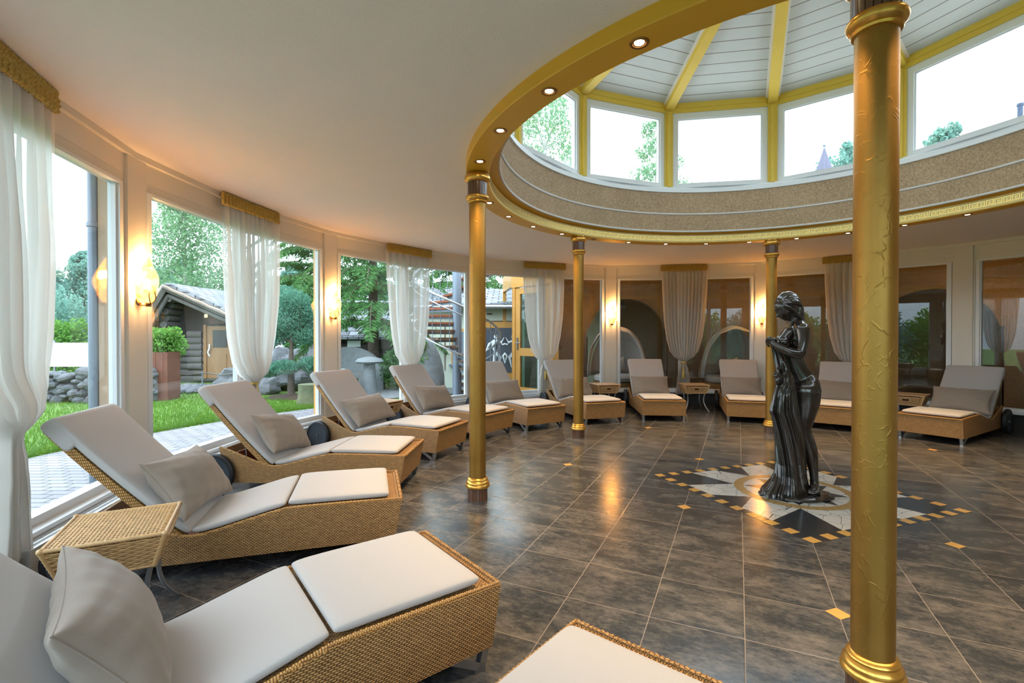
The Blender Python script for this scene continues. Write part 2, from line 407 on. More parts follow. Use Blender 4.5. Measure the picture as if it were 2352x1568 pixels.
def m_paver():
    t = NT('pinkish_grey_pavers'); ob = t.obj(); b = t.n('TexBrick', Vector=ob, Scale=1.0)
    b.inputs['Color1'].default_value = (.25, .235, .25, 1); b.inputs['Color2'].default_value = (.18, .165, .185, 1); b.inputs['Mortar'].default_value = (.035, .035, .045, 1)
    b.inputs['Mortar Size'].default_value = .009; b.inputs['Brick Width'].default_value = .21; b.inputs['Row Height'].default_value = .105
    return t.done(b.outputs[0], .6, 0, t.bump(b.outputs[1], -.5, .01))
M['paver'] = m_paver()
# ================================================================== SETTING
mb = MB(); mb.v = [pol(5.62, 360 * i / 96) for i in range(96)]; mb.f = [tuple(range(96))]; mb.m = [0]
struct('floor', mb, M['floor'], smooth=0)
mb = MB(); mb.ring([(2.88, 2.79), (5.62, 2.79), (5.95, 2.79), (5.95, 2.98), (2.88, 2.98)], n=192)
struct('ceiling', mb, M['plaster'])
# ring beam with frieze, drum and dome
mb = MB(); mb.ring([(2.885, 2.80), (2.885, 2.716), (2.88, 2.71), (2.70, 2.71), (2.695, 2.716), (2.695, 2.72)], n=240)
beam = struct('ring_beam', mb, M['ochre'], smooth=30)
mb = MB(); mb.ring([(2.695, 2.72), (2.692, 2.722), (2.692, 2.822), (2.695, 2.824)], n=240); struct('frieze_band', mb, M['frieze'], beam)
mb = MB(); mb.ring([(2.695, 2.824), (2.69, 2.836), (2.60, 2.84)], n=240); struct('frieze_cornice', mb, M['ochre'], beam)
mb = MB(); NU = 232; KH = .052; KZ = 2.744
path = [((0, 1), (.86, 1)), ((.86, 1), (.86, .22)), ((.86, .22), (.36, .22)), ((.36, .22), (.36, .62)), ((.36, .62), (.6, .62)), ((0, 0), (0, 1)), ((0, 0), (1, 0))]
for k in range(NU):
    a = 360 * k / NU; da = 360 / NU * .92
    for (x0, y0), (x1, y1) in path:
        w = .065; xa, xb = min(x0, x1) - w, max(x0, x1) + w; ya, yb = min(y0, y1) - w * 1.3, max(y0, y1) + w * 1.3
        q = [pol(r, a - da * x, KZ + KH * y) for r in (2.693, 2.6895) for x, y in ((xa, ya), (xb, ya), (xb, yb), (xa, yb))]
        mb.add(q, [(4, 5, 6, 7), (0, 1, 5, 4), (1, 2, 6, 5), (2, 3, 7, 6), (3, 0, 4, 7)])
struct('greek_key_pattern', mb, M['key'], beam, smooth=0, normals=False)
mb = MB(); mb.ring([(2.62, 2.866), (2.62, 3.41)], n=240); mb.ring([(2.9, 3.46), (2.9, 2.90)], n=96)
drum = struct('wall_drum', mb, M['stucco'])
mb = MB()
mb.ring([(2.61, 2.838), (2.597, 2.842), (2.594, 2.852), (2.60, 2.864), (2.62, 2.868)], n=240)
mb.ring([(2.62, 3.086), (2.606, 3.09), (2.602, 3.10), (2.606, 3.11), (2.62, 3.114)], n=240)
struct('drum_moulding', mb, M['trimgrey'], drum)
mb = MB(); mb.ring([(2.62, 3.40), (2.595, 3.404), (2.592, 3.45), (2.60, 3.46), (2.645, 3.462), (2.645, 3.492), (2.655, 3.50), (2.92, 3.51)], n=240)
struct('drum_sill', mb, M['pvc'], drum)
def chord(rv, a, half=15.0):            # frame of a straight facet whose two corners lie at radius rv
    am = R(a + half); n = Vector((math.cos(am), math.sin(am), 0)); t = Vector((-n.y, n.x, 0)); ap = rv * math.cos(R(half))
    return Vector((CX, CY, 0)) + n * ap, n, t, rv * math.sin(R(half))
def fbox(mb, fr, t0, t1, o0, o1, z0, z1):
    c, n, t, _ = fr
    vs = [c + t * x + n * o + Vector((0, 0, z)) for x in (t0, t1) for o in (o0, o1) for z in (z0, z1)]
    mb.add(vs, [(0, 1, 3, 2), (4, 6, 7, 5), (0, 4, 5, 1), (2, 3, 7, 6), (0, 2, 6, 4), (1, 5, 7, 3)])
RV = 2.73; ZB, ZT, ZE = 3.49, 4.55, 4.70; SL = .306
dome = MB(); brd = MB()
for k in range(12):
    a = A0 + 30 * k; fr = chord(RV, a); hw = fr[3]
    m = MB(); w0 = hw - .055
    for (t0, t1, z0, z1) in ((-w0, -w0 + .085, ZB, ZT), (w0 - .085, w0, ZB, ZT), (-w0 + .085, w0 - .085, ZT - .085, ZT), (-w0 + .085, w0 - .085, ZB, ZB + .06)):
        fbox(m, fr, t0, t1, -.035, .045, z0, z1)
    for (t0, t1, z0, z1) in ((-w0 + .085, -w0 + .10, ZB, ZT - .085), (w0 - .10, w0 - .085, ZB, ZT - .085), (-w0 + .1, w0 - .1, ZT - .10, ZT - .085)):
        fbox(m, fr, t0, t1, -.015, .035, z0, z1)
    w = struct('window_%d' % (20 + k), m, M['pvc'], smooth=0)
    m = MB(); fbox(m, fr, -w0 + .1, w0 - .1, .012, .016, ZB + .06, ZT - .10); build('pane', m, M['glass'], w, smooth=0)
    m = MB(); fbox(m, fr, -hw, hw, -.055, .10, ZT, ZE); fbox(m, fr, -hw, hw, -.066, -.05, ZT + .06, ZE)
    struct('dome_beam', m, M['ochre_wood'], smooth=0)
    p = pol(RV, a); m = MB(); rz = Matrix.Rotation(R(a), 3, 'Z')
    m.box((p.x, p.y, (ZB + ZT) / 2), (.15, .115, ZT - ZB), rz); m.box(pol(RV - .085, a, (ZB + ZT) / 2), (.03, .05, ZT - ZB), rz)
    struct('dome_post', m, M['ochre_wood'], smooth=0)
    m = MB(); r0, r1 = 2.66, .06
    for dt in (-1, 1): pass
    n = Vector((math.cos(R(a)), math.sin(R(a)), 0)); t = Vector((-n.y, n.x, 0)); C0 = Vector((CX, CY, 0))
    def rf(r, o, dz): return C0 + n * r + t * o + Vector((0, 0, 4.592 + SL * (2.62 - r) + dz))
    vs = [rf(r, o, d) for r in (r0, r1) for o, d in ((-.06, 0), (.06, 0), (.06, .15), (-.06, .15))]
    m.add(vs, [(0, 1, 2, 3), (7, 6, 5, 4), (0, 4, 5, 1), (1, 5, 6, 2), (2, 6, 7, 3), (3, 7, 4, 0)])
    struct('dome_rafter', m, M['ochre_wood'], smooth=0)
    m = MB()
    for s in (-1, 1):
        vs = [rf(r, s * o, d) for r in (r0, r1) for o, d in ((.06, .07), (.088, .07), (.088, .13), (.06, .13))]
        m.add(vs, [(0, 1, 2, 3), (7, 6, 5, 4), (0, 4, 5, 1), (1, 5, 6, 2), (2, 6, 7, 3), (3, 7, 4, 0)])
    struct('rafter_moulding', m, M['white'], smooth=0)
    # boarded roof panel, planks parallel to the eave
    e0, e1 = pol(2.86, a, 4.62), pol(2.86, a + 30, 4.62); ap = Vector((CX, CY, 4.62 + SL * 2.86))
    o = len(brd.v); brd.v += [tuple(e0), tuple(e1), tuple(ap)]; brd.f.append((o, o + 1, o + 2)); brd.m.append(0)
me = bpy.data.meshes.new('roof_boarding'); me.from_pydata(brd.v, [], brd.f); me.materials.append(M['boards'])
ul = me.uv_layers.new(name='uv')
for p in me.polygons:
    v0, v1, v2 = [Vector(brd.v[i]) for i in p.vertices]; ex = (v1 - v0).normalized(); ey = ((v2 - v0) - ex * (v2 - v0).dot(ex)).normalized()
    for li in p.loop_indices:
        q = Vector(me.vertices[me.loops[li].vertex_index].co) - v0; ul.data[li].uv = (q.dot(ex), q.dot(ey))
o = bpy.data.objects.new('roof_boarding', me); COL.objects.link(o); o['kind'] = 'structure'
mb = MB(); mb.ring([(3.05, 4.70), (3.05, 4.72), (.02, 5.72)], n=48); struct('unseen_roof_cover', mb, M['steel_dark'])  # unseen outer cover, added to block sky light above the boarding

# outer wall: pillars, lintels, window sides
RW = 5.44
def facets(k): return [chord(RW, A0 + 30 * k + 15 * h, 7.5) for h in (0, 1)]
for k in range(12):
    a = A0 + 30 * k; rz = Matrix.Rotation(R(a), 3, 'Z'); z0 = .235 if k in (1, 2, 3) else 0.02
    m = MB(); m.box(pol(RW + .055, a, (z0 + 2.79) / 2), (.11, .215, 2.79 - z0), rz)
    for s in (-1, 1):
        t = Vector((-math.sin(R(a)), math.cos(R(a)), 0)); m.box(pol(RW + .065, a, (z0 + 2.52) / 2) + t * s * .118, (.09, .03, 2.52 - z0), rz)
    pil = struct('pillar', m, M['cream'], smooth=0)
    if k in (4, 5, 6, 7, 8):
        m = MB(); m.box(pol(RW + .165, a, 1.38), (.105, .20, 2.76), rz)
        build('outer_cladding', m, M['tanwood'] if k == 6 else M['orangewood'], pil, smooth=0)
    m = MB()
    if k >= 9:
        for fr in facets(k): fbox(m, fr, -fr[3] - .01, fr[3] + .01, .03, .2, 0, 2.8)
        struct('wall_' + {9: 'entrance', 10: 'entry', 11: 'right'}[k], m, M['cream'], smooth=0); continue
    for fr in facets(k):
        hw = fr[3] + .002
        fbox(m, fr, -hw, hw, .0, .09, 2.742, 2.795)
        fbox(m, fr, -hw, hw, .035, .12, 2.588, 2.745)
        fbox(m, fr, -hw, hw, .037, .12, 2.52, 2.5865)
    struct('trim_%d' % (k + 1), m, M['cream'], smooth=0)
    m = MB(); g = MB()
    for h, fr in enumerate(facets(k)):
        hw = fr[3]; lo, hi = (-hw + .135, hw) if h == 0 else (-hw, hw - .135)
        for (t0, t1, zz0, zz1, o0, o1) in ((lo, lo + .045, .27, 2.52, .03, .11), (hi - .045, hi, .27, 2.52, .03, .11), (lo + .045, hi - .045, 2.497, 2.522, .028, .11), (lo + .045, hi - .045, .27, .325, .03, .11)):
            fbox(m, fr, t0, t1, o0, o1, zz0, zz1)
        for (t0, t1, zz0, zz1) in ((lo + .045, lo + .062, .325, 2.497), (hi - .062, hi - .045, .325, 2.497)): fbox(m, fr, t0, t1, .05, .1, zz0, zz1)
        fbox(m, fr, -hw, hw, -.035, .12, .245, .272)
        fbox(g, fr, lo + .045, hi - .045, .074, .078, .32, 2.5)
    w = struct('window_%d' % (k + 1), m, M['pvc'], smooth=0); build('pane', g, M['glass'], w, smooth=0)
    m = MB()
    for fr in facets(k): fbox(m, fr, -fr[3] - .01, fr[3] + .01, .06, .14, 0, .246)
    struct('baseboard_%s' % ['east', 'northeast', 'north', 'northwest', 'west', 'garden', 'lawn', 'south', 'rear'][k], m, M['dark'], smooth=0)

# floor mosaic and ochre inlays
mos = thing('floor_mosaic', 'square star mosaic with ochre chequer border in the floor under the statue', 'mosaic', (2.476, 4.232, 0), R(19.9))
def plate(mb, poly, z): mb.add([(x, y, z) for x, y in poly], [tuple(range(len(poly)))])
def sqr(x, y, h): return [(x - h, y - h), (x + h, y - h), (x + h, y + h), (x - h, y + h)]
m = MB(); plate(m, sqr(0, 0, .842), .0012); build('dark_field', m, M['darkstone'], mos, smooth=0)
m = MB(); n = 10
for s in range(4):
    q = Matrix.Rotation(R(90 * s), 2)
    for i in range(n):
        c = q @ Vector((-.802 + .1604 * i, -.802)); plate(m, sqr(c.x, c.y, .0415), .0022)
build('border_chequer', m, M['ochrestone'], mos, smooth=0)
m = MB()
for s in range(4):
    q = Matrix.Rotation(R(90 * s), 2)
    for sg in (1, -1):
        arc = [(.48 * math.cos(R(x)), sg * .48 * math.sin(R(x))) for x in (45, 36, 27, 18, 9, 0)]
        poly = [Vector(p) for p in [(.76, sg * .17), (.76, sg * .455)] + arc]; poly = [q @ p for p in poly]
        if sg < 0: poly.reverse()
        plate(m, poly, .0020)
disc = [(.405 * math.cos(R(5 * i)), .405 * math.sin(R(5 * i))) for i in range(72)]; plate(m, disc, .0020)
build('white_paving', m, M['crazy'], mos, smooth=0)
m = MB(); plate(m, [((.40 if i % 2 == 0 else .235) * math.cos(R(22.5 * i)), (.40 if i % 2 == 0 else .235) * math.sin(R(22.5 * i))) for i in range(16)], .0026)
build('dark_star', m, M['darkstone'], mos, smooth=0)
m = MB()
for i in range(48):
    a0, a1 = R(7.5 * i + .12), R(7.5 * (i + 1) - .12)
    plate(m, [(.40 * math.cos(a0), .40 * math.sin(a0)), (.482 * math.cos(a0), .482 * math.sin(a0)), (.482 * math.cos(a1), .482 * math.sin(a1)), (.40 * math.cos(a1), .40 * math.sin(a1))], .0028)
build('ochre_ring', m, M['ringstone'], mos, smooth=0)
INL = [((-2, -2), 'ochre square floor inlay left of the mosaic, nearest its left edge'), ((0, -5), 'largest ochre floor inlay in front of the thick front column'),
       ((2, -2), 'ochre floor inlay right of the thick front column near the mosaic corner'), ((-2, 2), 'ochre floor inlay just behind the far edge of the mosaic'),
       ((-4, 6), 'small ochre floor inlay in front of the second loungers by the slender columns'), ((4, 6), 'small ochre floor inlay in front of the right-hand lounger'),
       ((-5, 0), 'ochre floor inlay between the slender left column and the mosaic')]
for (i, j), lb in INL:
    u, v = i * .416, j * .416; m = MB(); plate(m, sqr(0, 0, .04), .0015)
    tag(build('floor_inlay', m, M['ochrestone'], loc=(2.476 + u * .9056 + v * .4242, 4.232 - u * .4242 + v * .9056, 0), rot=(0, 0, R(19.9)), smooth=0), lb, 'floor inlay', 'ochre floor inlays')

# ------------------------------------------------------------------ gold columns
def make_column():
    t = thing('gold_column', '', 'column', (0, 0, 0), 0, 'gold columns under the ring beam'); t['kind'] = 'thing'
    def slats(r, z0, z1):
        m = MB(); n = 20; vs = []; fs = []
        prof = []
        for i in range(n):
            for d, rr in ((.06, r), (.5, r * 1.004), (.94, r)):
                a = 2 * math.pi * (i + d) / n; prof.append((rr * math.cos(a), rr * math.sin(a)))
            a = 2 * math.pi * (i + 1) / n; prof.append((r * .93 * math.cos(a), r * .93 * math.sin(a)))
        m.prism(prof, lambda x, y: (x, y, z0), lambda x, y: (x, y, z1)); return m
    build('slatted_foot', slats(.083, 0, .112), M['walnut'], t, smooth=25)
    m = MB(); m.lathe([(.078, .10), (.092, .10), (.101, .108), (.103, .118), (.099, .128), (.094, .134), (.096, .14), (.094, .148), (.088, .156), (.082, .162), (.084, .17), (.080, .178), (.066, .186)], 48)
    build('base_ring', m, M['gold'], t)
    m = MB(); m.lathe([(.0685, .17)] + [(.0685, .17 + .115 * i) for i in range(1, 20)] + [(.0685, 2.48)], 48, cap=False); build('shaft', m, M['goldcol'], t)
    m = MB(); m.lathe([(.066, 2.455), (.078, 2.46), (.082, 2.468), (.079, 2.476), (.086, 2.482), (.094, 2.49), (.098, 2.503), (.094, 2.514), (.088, 2.52), (.078, 2.524)], 48)
    build('collar_ring', m, M['gold'], t)
    build('slatted_neck', slats(.080, 2.515, 2.66), M['walnut'], t, smooth=25)
    m = MB(); m.lathe([(.075, 2.628), (.088, 2.63), (.102, 2.64), (.1075, 2.658), (.106, 2.676), (.098, 2.692), (.086, 2.70), (.084, 2.71)], 48)
    build('capital', m, M['gold'], t); return t
col0 = make_column()
for i, (a, r, lb) in enumerate([(245.3, 2.76, 'thick-looking crackled gold column in front, cut by the top and bottom of the picture'), (185.3, 2.79, 'gold column standing between the garden loungers and the open floor'),
                             (125.3, 2.755, 'gold column in front of the lounger beside the draped garden door'), (65.3, 2.75, 'gold column directly behind the dark statue')]):
    c = col0 if i == 0 else copy_tree(col0); c['label'] = lb; p = pol(r, a)
    c.location = p; c.rotation_euler = (0, 0, R(40 * i + 10))

# ------------------------------------------------------------------ recessed spots in the ring beam
ORD = 'first second third fourth fifth sixth seventh eighth ninth tenth eleventh twelfth thirteenth fourteenth fifteenth sixteenth seventeenth eighteenth'.split()
def make_spot():
    t = thing('ring_spotlight', '', 'spotlight', (0, 0, 0), 0, 'recessed spotlights round the ring beam')
    m = MB(); m.lathe([(.0245, .0005), (.030, -.001), (.0315, -.004), (.037, -.0055), (.043, -.005), (.046, -.001), (.046, .002)], 28, cap=False); build('trim_ring', m, M['bronze'], t)
    m = MB(); m.lathe([(.0005, -.0035), (.013, -.0030), (.022, -.001), (.0245, .002)], 24, cap=False); build('lamp_face', m, M['bulb'], t); return t
sp0 = make_spot(); unlit = simple('unlit_reflector', (.05, .035, .03), .2, .6); vis = 0
for k in range(30):
    a = -132.96 - 12 * k; c = sp0 if k == 0 else copy_tree(sp0); c.location = pol(2.79, a, 2.7095)
    hid = k == 4 or k > 17
    if not hid: vis += 1
    if k == 4: lb = 'recessed ring spotlight hidden above the capital of the left gold column'
    elif k > 17: lb = 'recessed ring spotlight on the near side of the beam'
    else: lb = '%s recessed ring spotlight, counted from the big front one round past the left column' % ORD[vis - 1]
    c['label'] = lb
    if k == 9:
        c['label'] = 'unlit recessed ring spotlight just right of the capital of the second slender column'
        c.children[1].data = c.children[1].data.copy() if c.children[1].name.startswith('lamp') else c.children[1].data
        for ch in c.children:
            if ch.name.startswith('lamp_face'): ch.data = ch.data.copy(); ch.data.materials[0] = unlit
        continue
    L = bpy.data.lights.new('spot_beam', 'SPOT'); L.energy = 9 * LAMP; L.color = (1, .66, .32); L.spot_size = R(84); L.spot_blend = .8; L.shadow_soft_size = .025
    lo = bpy.data.objects.new('spot_beam', L); COL.objects.link(lo); lo.parent = c; lo.location = (0, 0, -.012)

# ------------------------------------------------------------------ leaf sconces on the pillars
def make_sconce():
    t = thing('leaf_sconce', '', 'wall lamp', (0, 0, 0), 0, 'leaf-shaped wall lamps on the pillars')   # local: +x into the room, y along the wall, z up
    def leaf(H, W, D, z0, tip, yo=0, tilt=0):
        m = MB()
        def fn(u, v):
            w = (math.sin(math.pi * min(1, v ** .72 * .97 + .03)) ** .8) * (1 - .12 * math.sin(9 * v)) ; a = (u - .5) * R(205)
            y = W * w * math.sin(a) * (1 + .07 * math.sin(14 * v + 6 * u)); x = .035 + D * w * math.cos(a) + .02 * v
            z = z0 + H * v + .010 * math.sin(9 * u + 4 * v)
            y += tip * v ** 3 + yo * (1 - v); p = Vector((x, y, z)); return p
        m.grid(22, 24, fn); return m
    o = build('leaf_shade', leaf(.36, .088, .085, -.15, .035), M['shade'], t, smooth=180)
    o.modifiers.new('thickness', 'SOLIDIFY').thickness = .003
    m = MB()
    def side(u, v):
        w = math.sin(math.pi * min(1, v * .95 + .04)) ** .7; p = Vector((.05 + .05 * w * math.cos((u - .5) * 2.4), .03 + .055 * v + .045 * w * (u - .5) * 2, -.145 + .15 * v)); return p
    m.grid(12, 14, side); o = build('side_leaf', m, M['shade'], t, smooth=180); o.modifiers.new('thickness', 'SOLIDIFY').thickness = .003
    m = MB(); m.sphere((.07, 0, -.0), (.022, .022, .04), 14, 10); build('lamp_bulb', m, M['bulb'], t)
    m = MB(); pts = []
    for i in range(26):
        s = i / 25; a = -1.6 + 4.6 * s
        pts.append((.10 + .02 * math.sin(2 * s), -.01 + .05 * s + .022 * math.sin(6.3 * s), -.155 + .13 * s ** .9 - (.03 * max(0, s - .85) * 6)))
    m.tube(pts, [.0045] * 18 + [.004 - .0003 * i for i in range(8)], 8); m.tube([(.10 + .001 * i, -.014 - .03 * math.sin(i / 9 * 2.4), -.155 + .012 * i) for i in range(8)], .004, 8)
    for i in range(3): m.lathe([(.018, -.176 + .011 * i), (.024, -.172 + .011 * i), (.018, -.167 + .011 * i)], 16, (.075, 0, 0))
    m.tube([(0, 0, -.16), (.04, 0, -.168), (.075, 0, -.165)], .006, 8)
    build('scroll_bracket', m, M['bronze'], t)
    m = MB(); m.lathe([(.001, 0), (.02, .0), (.035, .006), (.038, .012)], 20, (.0, 0, -.12), axis=(1, 0, 0)); build('wall_plate', m, M['bronze'], t)
    L = bpy.data.lights.new('sconce_glow', 'POINT'); L.energy = 11 * LAMP; L.color = (1, .57, .22); L.shadow_soft_size = .04
    lo = bpy.data.objects.new('sconce_glow', L); COL.objects.link(lo); lo.parent = t; lo.location = (.07, 0, .06)
    return t
sc0 = make_sconce()
for i, (a, lb) in enumerate([(185.3, 'biggest glowing leaf sconce on the pillar beside the near garden window'), (155.3, 'glowing leaf sconce on the pillar right of the blue-green garden pine'),
                             (95.3, 'glowing leaf sconce with a green tinge on the far pillar between two slender columns'), (65.3, 'glowing leaf sconce on the far pillar half beside the statue\'s gold column')]):
    c = sc0 if i == 0 else copy_tree(sc0); c['label'] = lb; c.location = pol(RW - .002, a, 1.765); c.rotation_euler = (0, 0, R(a + 180))

for a, lb in ((95.3, 'leaf sconce on the corridor face of the far pillar with the green-tinged sconce'), (65.3, 'leaf sconce on the corridor face of the pillar behind the statue'), (35.3, 'leaf sconce on the corridor face of the pillar at the right-hand lounger')):
    c = copy_tree(sc0); c['label'] = lb; c['group'] = 'leaf-shaped lamps lighting the corridor wall'; c.location = pol(RW + .112, a, 1.765); c.rotation_euler = (0, 0, R(a))
    for ch in c.children:
        if ch.type == 'LIGHT': ch.data = ch.data.copy(); ch.data.energy *= .5
# ------------------------------------------------------------------ sheer curtains with gathered gold headings
def make_curtain(seed, tail=True):
    rng = random.Random(seed); ph = [rng.uniform(0, 6.3) for _ in range(8)]
    t = thing('sheer_curtain', '', 'curtain', (0, 0, 0), 0, 'sheer curtains with gold headings')
    ZT_ = 2.67; kp = [(2.68, .435), (2.3, .425), (1.7, .39), (1.35, .345), (1.1, .28), (.97, .20), (.90, .10), (.865, .045), (.84, .05), (.7, .085), (.5, .115), (.2, .15)]
    def wd(z):
        for (z1, w1), (z0, w0) in zip(kp, kp[1:]):
            if z >= z0: f = (z - z0) / (z1 - z0); f = f * f * (3 - 2 * f) if z < 1.1 else f; return w0 + (w1 - w0) * f
        return kp[-1][1]
    def fn(u, v):
        z = 2.68 - v * (2.68 - .22); w = wd(z); x = (u - .5) * 2
        s = x + .05 * math.sin(3 * x + ph[0]) ; k = 10 + 3 * math.sin(ph[1])
        amp = .016 + .022 * min(1, (2.68 - z) / .8); amp = min(amp, .012 + w * .28)
        d = amp * math.sin(2 * math.pi * k * s * .5 + ph[2] + .5 * math.sin(3 * z + ph[3])) + amp * .5 * math.sin(2 * math.pi * (k * 1.7) * s * .5 + ph[4])
        d += .06 * math.exp(-((z - .98) / .13) ** 2) * (1 - x * x)
        y = s * w
        if .86 < z < 1.15: z -= .07 * (abs(x) ** 2) * math.exp(-((z - .98) / .1) ** 2) * 0
        return (-(d), y, z)
    m = MB(); m.grid(120, 90, fn); build('voile', m, M['sheer'], t, smooth=180, normals=False)
    m = MB()
    def hd(u, v):
        z = 2.655 + .128 * v; x = (u - .5) * 2; k = 38; row = 1 if int(v * 3.99) % 2 else -1
        fold = math.cos(2 * math.pi * k * u + .75 * math.sin(2 * math.pi * 1.5 * v + 2 * math.sin(9 * u)) + ph[5]); pin = abs(math.sin(math.pi * 4 * v)) ** .5
        d = .014 + (.011 * fold + .004 * math.cos(2 * math.pi * k * .5 * u + 3 * v)) * (.45 + .55 * pin) + .010 * pin
        return (-d - .004, x * .435 * (1 + .02 * math.sin(math.pi * v)), z + .006 * math.cos(2 * math.pi * k * u) * (1 if v > .95 else .4))
    m.grid(420, 22, hd); o = build('gathered_heading', m, M['goldcloth'], t, smooth=180); o.modifiers.new('thickness', 'SOLIDIFY').thickness = .006
    if seed == 3: return t
    m = MB(); m.lathe([(.046, .838), (.058, .846), (.060, .858), (.056, .868), (.046, .874)], 20, (-.01, 0, 0)); build('tieback', m, M['goldcloth'], t)
    m = MB(); m.tube([(-.062, .01, .86), (-.075, .012, .80), (-.075, .012, .74)], .006, 8); m.lathe([(.006, .745), (.016, .735), (.018, .715), (.012, .70), (.02, .69), (.026, .62), (.03, .56), (.028, .545), (.002, .545)], 18, (-.075, .012, 0))
    build('tassel', m, M['goldcloth'], t); return t
for i, (k, lb) in enumerate([(6, 'huge sheer curtain at the left edge over the near lawn window'), (5, 'sheer white curtain hanging in front of the log cabin view'), (4, 'sheer white curtain left of the outdoor spiral stair'),
                             (3, 'sheer curtain with gold tassel beside the orange timber garden door'), (2, 'sheer curtain between the two far sconces, tied above the wicker table'), (1, 'sheer curtain right of the statue, half behind the front column'),
                             (7, 'sheer curtain mirrored in the right-hand far window, hanging behind the camera')]):
    c = make_curtain(i + 3); c['label'] = lb; a = A0 + 15 + 30 * k; c.location = pol(5.36, a); c.rotation_euler = (0, 0, R(a))

# ------------------------------------------------------------------ radiators under the garden windows
def make_radiator():
    t = thing('low_radiator', '', 'radiator', (0, 0, 0), 0, 'low white radiators under the garden windows')      # local x into the room, y along the wall
    m = MB(); L_ = .63
    for x in (.0, .085): m.box((x, 0, .135), (.018, 2 * L_, .15))
    m.box((.0425, -L_, .135), (.10, .012, .15)); m.box((.0425, L_, .135), (.10, .012, .15)); m.box((.0425, 0, .206), (.012, 2 * L_, .006)); build('panels', m, M['pvc'], t, smooth=0)
    m = MB()
    for i in range(84): m.box((.0425, -L_ + .015 + i * .015, .19), (.066, .003, .03))
    build('top_grille', m, M['pvc'], t, smooth=0)
    m = MB(); m.tube([(.0425, -L_ - .04, .17), (.0425, -L_, .17)], .012, 12); build('valve', m, M['steel'], t)
    m = MB()
    for y in (-.45, .45): m.box((.0425, y, .03), (.05, .03, .062))
    build('feet', m, M['pvc'], t, smooth=0); return t
ra0 = None
for k in (7, 6, 5, 4, 3):
    for h in (0, 1):
        if (k, h) == (7, 1) or k == 3 and h == 0: continue
        am = A0 + 30 * k + 15 * h + 7.5
        c = ra0 = make_radiator() if ra0 is None else copy_tree(ra0)
        c.location = pol(5.36, am, .03); c.rotation_euler = (0, 0, R(am + 180))
        c['label'] = {(7, 0): 'low white radiator beside the first lounger, at the lower left corner', (6, 1): 'low white radiator at the near left curtain\'s foot', (6, 0): 'low white radiator under the near lawn window behind the wicker table',
                      (5, 1): 'low white radiator behind the second lounger\'s wheel', (5, 0): 'low white radiator behind the third lounger\'s wheel', (4, 1): 'low white radiator behind the lounger under the standing stones',
                      (4, 0): 'low white radiator under the spiral stair window', (3, 1): 'low white radiator under the orange garden door'}[(k, h)]
# ================================================================== LOUNGERS
PIV = Vector((1.20, 0, .215)); LB = .90
def back_pt(s):                         # backrest centre line, a little steeper towards the top
    n = 24; p = PIV.copy(); a = 0
    for i in range(n):
        a = R(43 + 7 * (i + .5) / n * min(1, s / LB)); p += Vector((math.cos(a), 0, math.sin(a))) * (s / n)
    return p, Vector((-math.sin(a), 0, math.cos(a)))
TOP = [(0, .331), (.30, .337), (.60, .338), (.68, .333), (.76, .316), (.90, .280), (1.02, .248), (1.10, .231), (1.16, .226), (1.22, .234), (1.32, .266), (1.45, .316), (1.56, .358), (1.645, .385)]
def ztop(x):
    for (x0, z0), (x1, z1) in zip(TOP, TOP[1:]):
        if x <= x1: return z0 + (z1 - z0) * (x - x0) / (x1 - x0)
    return TOP[-1][1]
def pad(mb, fn, hw, th, ns=26, nc=36, e=.22, crown=.25):
    """closed cushion swept along fn(q) -> (point, normal)"""
    qs = [.5 - .5 * math.cos(math.pi * i / (ns - 1)) for i in range(ns)]; vs = []; fs = []
    for i, q in enumerate(qs):
        p, n = fn(q); d = abs(2 * q - 1); sc_ = (1 - d ** 14) ** .5 if d < 1 else 0
        thk = th * (.30 + .70 * (1 - d ** 10) ** .5) if d < 1 else th * .30
        w = hw * (1 - .035 * (1 - sc_))
        for j in range(nc):
            a = 2 * math.pi * j / nc; ca, sa = math.cos(a), math.sin(a)
            y = w * math.copysign(abs(ca) ** e, ca); z = thk / 2 * math.copysign(abs(sa) ** .45, sa)
            if sa > 0: z *= 1 + crown * (1 - (y / w) ** 2) * (1 - d ** 2)
            vs.append(p + n * (z + th / 2) + Vector((0, y, 0)))
    k = len(qs)
    for i in range(k - 1):
        for j in range(nc): fs.append((i * nc + j, i * nc + (j + 1) % nc, (i + 1) * nc + (j + 1) % nc, (i + 1) * nc + j))
    fs.append(tuple(range(nc - 1, -1, -1))); fs.append(tuple((k - 1) * nc + j for j in range(nc)))
    mb.add(vs, fs)
